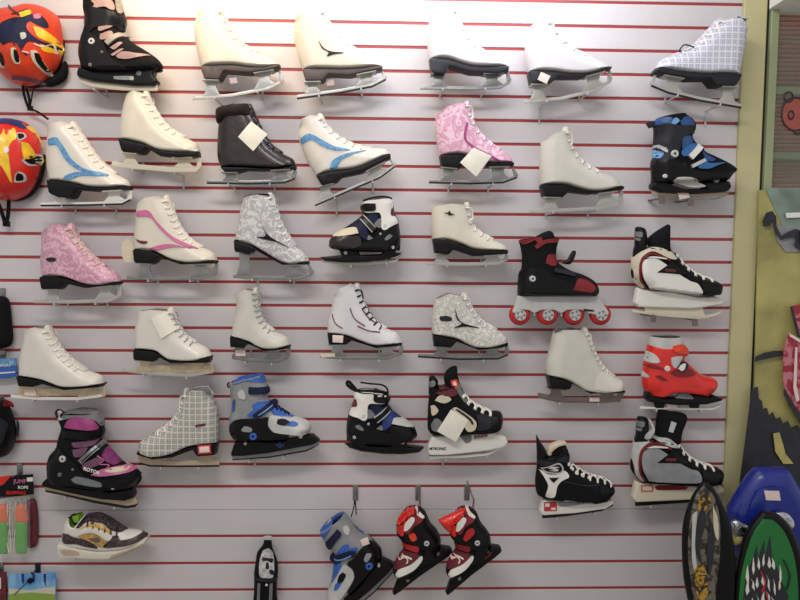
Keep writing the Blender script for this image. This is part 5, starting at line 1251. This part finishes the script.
# jump ropes in a bag
mat('clear_bag', 'e8e8e8', .15, clear=.93)
def rope_pack(label, x0, full, hl):
    hook(hl, x0+20, 463, 477, -.036)
    T = Thing('jump_rope_pack', label, 'toy pack', C1, -.04, (x0+20, 555))
    T.plate('header_card', [(x0-3, 477), (x0+33, 474), (x0+34, 494), (x0-2, 499)], 'black_plastic', hw=.001, bev=0)
    T.plate('header_print', [(x0-3, 477), (x0+12, 475), (x0+4, 484), (x0-3, 487)], 'bright_red', hw=.0004, bev=0, y=-.0016)
    T.host = [Shape([('f', [T.L(q_) for q_ in [(x0-60, 440), (x0+80, 440), (x0+80, 600), (x0-60, 600), (x0-60, 440)]])], .002, Rf=.001, smooth=False)]
    T.text('lettering', 'JUMP', (x0+20, 481.5), 6, 'pink', t=.0002, bold=.0003)
    T.text('lettering', 'ROPE', (x0+23, 487.5), 4.5, 'white_plastic', t=.0002, bold=.0002)
    T.text('lettering', 'SKIPPING', (x0+16, 493), 5, 'bright_red', t=.0002, bold=.0003)
    T.plate('header_label', [(x0+27, 477.5), (x0+33, 477), (x0+33.5, 481), (x0+27.5, 481.5)], 'white_plastic', hw=.0004, bev=0, y=-.0016)
    if full:
        for hx in (x0+3, x0+21.5):
            w = 5.8 if hx > x0+5 else 5.2
            gq = T.solid('rope_handle', [('r', [(hx-w, 519), (hx-w*.95, 545), (hx-w*.8, 553), (hx+w*.8, 554), (hx+w*.95, 545), (hx+w, 519), (hx-w, 519)])], 'lime', W=.016, R=.016, host=False, smooth=False, label='green rope handle')
            gq.data.materials.clear(); gq.data.materials.append(mat('handle_green', '46a828', .35, coat=.3))
            T.solid('handle_collar', [('r', [(hx-w, 522), (hx-w*.9, 508), (hx-w*.6, 504), (hx+w*.6, 504), (hx+w*.9, 508), (hx+w, 522), (hx-w, 522)])], 'handle_orange', W=.0168, R=.016, host=False, parent=gq)
        for k in range(6):
            xx = x0+8+k*1.6
            T.tube('rope', loop3(T, [(xx, 503), (xx+2*math.sin(k*2.1), 520), (xx-1.5+k*.3, 536), (xx+1.5*math.cos(k), 552)], y=-.004+.0016*k), .0016, 'beige' if k % 2 else 'white_lace')
        for k in range(4):
            T.tube('rope', loop3(T, [(x0+4+6*k, 505), (x0+8+6*k, 498), (x0+12+5*k, 506), (x0+9+5*k, 512)], y=-.008), .0014, 'light_grey')
        T.plate('bag', [(x0-4, 495), (x0+33, 494), (x0+33, 553), (x0-4, 557)], 'clear_bag', hw=.0004, bev=0, y=-.019)
    return T
mat('handle_orange', 'e0662e', .35, coat=.3)
rope_pack('bagged jump rope with green and orange handles under a black and red header card', 0, True, 'steel peg hook holding the jump rope pack')
T = Thing('toy_pack', 'dark red blister hanging behind the jump rope pack', 'toy pack', C1, -.012, (34, 548))
T.solid('blister', [(27, 500), (35, 500), (38, 515), (38, 540), (35, 547), (28, 546)], 'maroon', W=.010, R=.01)
# fishing-like blue card at the bottom left
hook('dark clip hook holding the blue card', 38, 563, 573, -.03, m='charcoal')
mat('card_sky', '3f86c8', .4, col2='8fc0e0', nscale=14); mat('card_grass', '8aa64a', .5); mat('card_sand', 'cfc9b4', .5)
T = Thing('blister_card', 'blue printed toy card hanging at the bottom left corner', 'toy pack', C1, -.03, (32, 610))
T.plate('card', [(8.5, 574), (56, 572.5), (56, 612), (8.5, 612)], 'card_sky', hw=.0012, bev=.0003)
T.plate('card_print', [(9, 588), (30, 590), (55.5, 586), (55.5, 596), (9, 596)], 'card_sand', hw=.0004, bev=0, y=-.002, smooth=False)
T.plate('card_print', [(9, 594), (32, 592), (55.5, 594), (55.5, 612), (9, 612)], 'card_grass', hw=.0004, bev=0, y=-.0029)
for k in range(7): T.plate('card_stripe', [(16+5.5*k, 573.6), (19+5.5*k, 573.5), (18.5+5.5*k, 582+(k % 3)*2), (16.5+5.5*k, 581)], 'deep_blue' if k % 2 else 'light_blue', hw=.0003, bev=0, y=-.0018)
T.tube('toy_rod', loop3(T, [(15, 594), (24, 585), (31, 579), (30, 577)], y=-.006), .0012, 'charcoal')
T.plate('toy_reel', ring_pts(31, 580, 3, 2.6, 10)[:-1], 'black_plastic', hw=.003, y=-.006)
T = Thing('toy_pack', 'dark packet with a white label at the bottom left edge beside the blue card', 'toy pack', C1, -.028, (0, 610))
T.plate('card', [(-20, 574), (6, 572), (7, 612), (-20, 612)], 'maroon', hw=.004, bev=.001)
T.plate('label', [(-10, 577), (1.8, 577), (1.8, 588), (-10, 588)], 'white_plastic', hw=.0005, bev=0, y=-.0052)
hook('steel peg hook holding the dark packet', 1, 563, 573, -.028)

# S40 pad set on a clip at the bottom
hook('steel clip hook holding the black padded item', 268, 535, 541, -.03)
T = Thing('protective_pad', 'narrow black padded item with grey patterned face hanging at the bottom edge', 'protective gear', (245, 530, 8.56), -.042, (185, 640))
T.solid('body', [('r', [(165, 80), (150, 130), (105, 190), (95, 250), (80, 360), (80, 450), (75, 560), (60, 660)]), ('f', [(60, 660), (290, 660)]), ('r', [(290, 660), (272, 560), (272, 450), (282, 340), (270, 250), (235, 160), (225, 85)]), ('f', [(225, 85), (165, 80)])], 'black_fabric', W=.032, R=.03)
T.patch('grey_face', [(150, 180), (190, 160), (225, 190), (245, 250), (250, 320), (240, 400), (190, 410), (130, 400), (120, 320), (130, 240)], 'silver_print', t=.003, both=False)
T.patch('face_mark', [(150, 230), (200, 240), (240, 250), (230, 280), (190, 262), (150, 262)], 'charcoal', t=.004, both=False)
T.patch('face_mark', [(205, 340), (240, 345), (250, 380), (215, 372)], 'navy', t=.0045, both=False)
T.patch('face_mark', [(180, 280), (200, 280), (205, 330), (180, 330)], 'charcoal', t=.004, both=False)
T.patch('strap', [(85, 400), (130, 415), (190, 425), (270, 405), (270, 430), (190, 445), (90, 425)], 'charcoal', t=.006, both=False)
T.bolt('rivet', (183, 473), 11, 'white_plastic', both=False)
for a in (120, 225): T.bar('lower_stripe', [(a, 460), (a-5, 560), (a-8, 640)], 24, 'mid_grey', t=.003, both=False)
T.solid('side_knob', [(78, 350), (100, 335), (130, 345), (130, 385), (100, 395), (80, 380)], 'black_plastic', W=.036, R=.02, host=False)
T.plate('hang_clip', [(158, 55), (228, 52), (226, 84), (162, 84)], 'light_grey', hw=.004)

# casters boards in front
def board(label, outline, inner, cz, Y, face, tiltw=.016):
    T = Thing('street_board', label, 'skateboard', C1, Y, cz)
    T.solid('deck', [('r', outline+[outline[0]])], 'black_plastic', W=tiltw, R=.018, Rf=.01)
    T.patch('deck_graphic', inner, face, t=.0012, both=False)
    return T
YB = -.30
mat('camo_gold', 'b8902e', .5, col2='2c2824', nscale=40, kind='flower')
mat('camo_grey', '6f685c', .5, col2='2c2824', nscale=26, kind='flower')
T = board('narrow black-edged board with grey camouflage and yellow graphic, leaning in front of the post', [(703, 481), (712, 486), (722, 503), (731, 530), (735, 565), (733, 610), (726, 660), (700, 660), (692, 620), (684, 580), (682, 545), (684, 520), (692, 497)],
    [(704, 486), (713, 495), (719, 515), (720, 550), (716, 590), (712, 640), (702, 640), (695, 610), (690, 575), (688, 545), (691, 515), (697, 495)], (708, 655), YB, 'camo_grey')
for s_, m in (([(699, 498), (706, 492), (711, 503), (704, 512), (698, 508)], 'camo_gold'), ([(694, 570), (700, 565), (704, 585), (703, 610), (697, 600)], 'camo_gold'), ([(700, 560), (706, 572), (708, 592), (703, 598), (699, 580)], 'camo_gold'),
              ([(702, 505), (706, 520), (700, 545), (702, 565), (696, 550), (697, 525)], 'mural_ink'), ([(710, 525), (714, 530), (713, 560), (709, 575), (707, 550)], 'mural_ink'), ([(692, 515), (697, 512), (695, 545), (698, 580), (692, 560)], 'light_grey'), ([(713, 505), (718, 520), (718, 540), (714, 530)], 'beige')):
    T.patch('graphic_shape', s_, m, t=.0022+.00008*(s_[0][0]-690)+(.0012 if m == 'mural_ink' else 0), both=False)
mat('board_green', '187032', .4, coat=.2)
T = board('black-edged board with green graphic and black and white claw marks at the bottom right', [(762, 511), (778, 514), (792, 530), (802, 560), (806, 600), (800, 660), (745, 660), (735, 620), (734, 590), (738, 560), (746, 532)],
    [(763, 519), (774, 521), (786, 535), (795, 562), (798, 600), (793, 650), (750, 650), (740, 615), (740, 585), (745, 558), (753, 534)], (768, 655), YB, 'board_green')
T.patch('graphic_shape', [(746, 575), (752, 560), (757, 545), (758, 558), (764, 540), (765, 556), (770, 535), (772, 558), (776, 565), (781, 580), (788, 595), (786, 650), (752, 650), (741, 612)], 'mural_ink', t=.002, both=False, smooth=False)
rg = random.Random(5)
for k in range(20):
    x = 747+(k % 7)*5.4+rg.uniform(-1, 1); y = 562+abs(x-765)*.55+(k//7)*17+rg.uniform(-3, 4); w = rg.uniform(.9, 1.9); l = rg.uniform(5.5, 9); s = rg.uniform(-3, 1.5)
    T.patch('claw_mark', [(x+s, y-l), (x+w*.6, y-l*.3), (x+w, y+l*.5), (x-s*.5, y+l), (x-w, y+l*.4), (x-w*.4, y-l*.4)], 'white_plastic', t=.003+.0001*k, both=False, smooth=False)
for s_ in ([(761, 572), (765, 582), (762, 592)], [(764, 590), (768, 600), (764, 612)], [(784, 560), (790, 575), (787, 590)]): T.bar('graphic_line', s_, 1.2, 'sticker_red' if s_[0][0] < 780 else 'mural_ink', t=.006, both=False)
# blue moulded piece behind the boards
YP = -.19
mat('blue_mould', '182a84', .35, noise=.1, coat=.2)
T = Thing('ride_on_seat', 'dark blue moulded plastic seat with a white price label behind the green board', 'plastic seat', C1, YP, (765, 580))
T.solid('body', [('r', [(728, 508), (735, 496), (745, 480), (753, 470), (760, 467), (784, 467.5), (790, 472), (800, 490), (812, 512), (812, 540), (790, 560), (740, 560), (728, 530), (728, 508)])], 'blue_mould', W=.045, R=.05)
T.patch('raised_panel', [(757, 492), (764, 488), (780, 488), (790, 497), (795, 512), (788, 530), (755, 530), (750, 510)], 'blue_mould', t=.008, both=False)
T.patch('price_label', [(764, 490.5), (779, 491), (780.5, 500.5), (766, 500)], 'sticker', t=.010, both=False, smooth=False)
T.solid('foot', [(735, 550), (800, 550), (800, 760), (738, 760)], 'black_plastic', W=.03, R=.02, smooth=False)
mat('foil', 'c8ccd2', .15, 1, bump=1, noise=.2, nscale=60)
T = Thing('wrapped_wheel', 'shiny foil-wrapped castor on the edge of the blue seat', 'castor', (720, 460, 4.29), -.262, (270, 290))
T.solid('wrap', [(222, 235), (250, 220), (290, 228), (316, 262), (310, 292), (282, 290), (250, 262)], 'foil', W=.014, R=.014, g=.004)
T.solid('wheel', [(245, 240), (262, 232), (280, 240), (278, 262), (256, 264)], 'light_grey', W=.016, R=.01)
T = Thing('wrapped_wheel', 'clear-wrapped greenish castor between the two boards', 'castor', (720, 460, 4.29), -.262, (75, 360))
T.solid('wrap', [(48, 262), (70, 255), (100, 270), (130, 290), (110, 320), (70, 310), (52, 290)], 'foil', W=.014, R=.014, g=.004)
T.solid('wheel', [(45, 345), (60, 318), (90, 322), (98, 345), (80, 362), (55, 362)], 'mural_olive', W=.02, R=.02)
T.plate('fork', [(55, 300), (80, 300), (85, 345), (60, 345)], 'dull_steel', hw=.012)
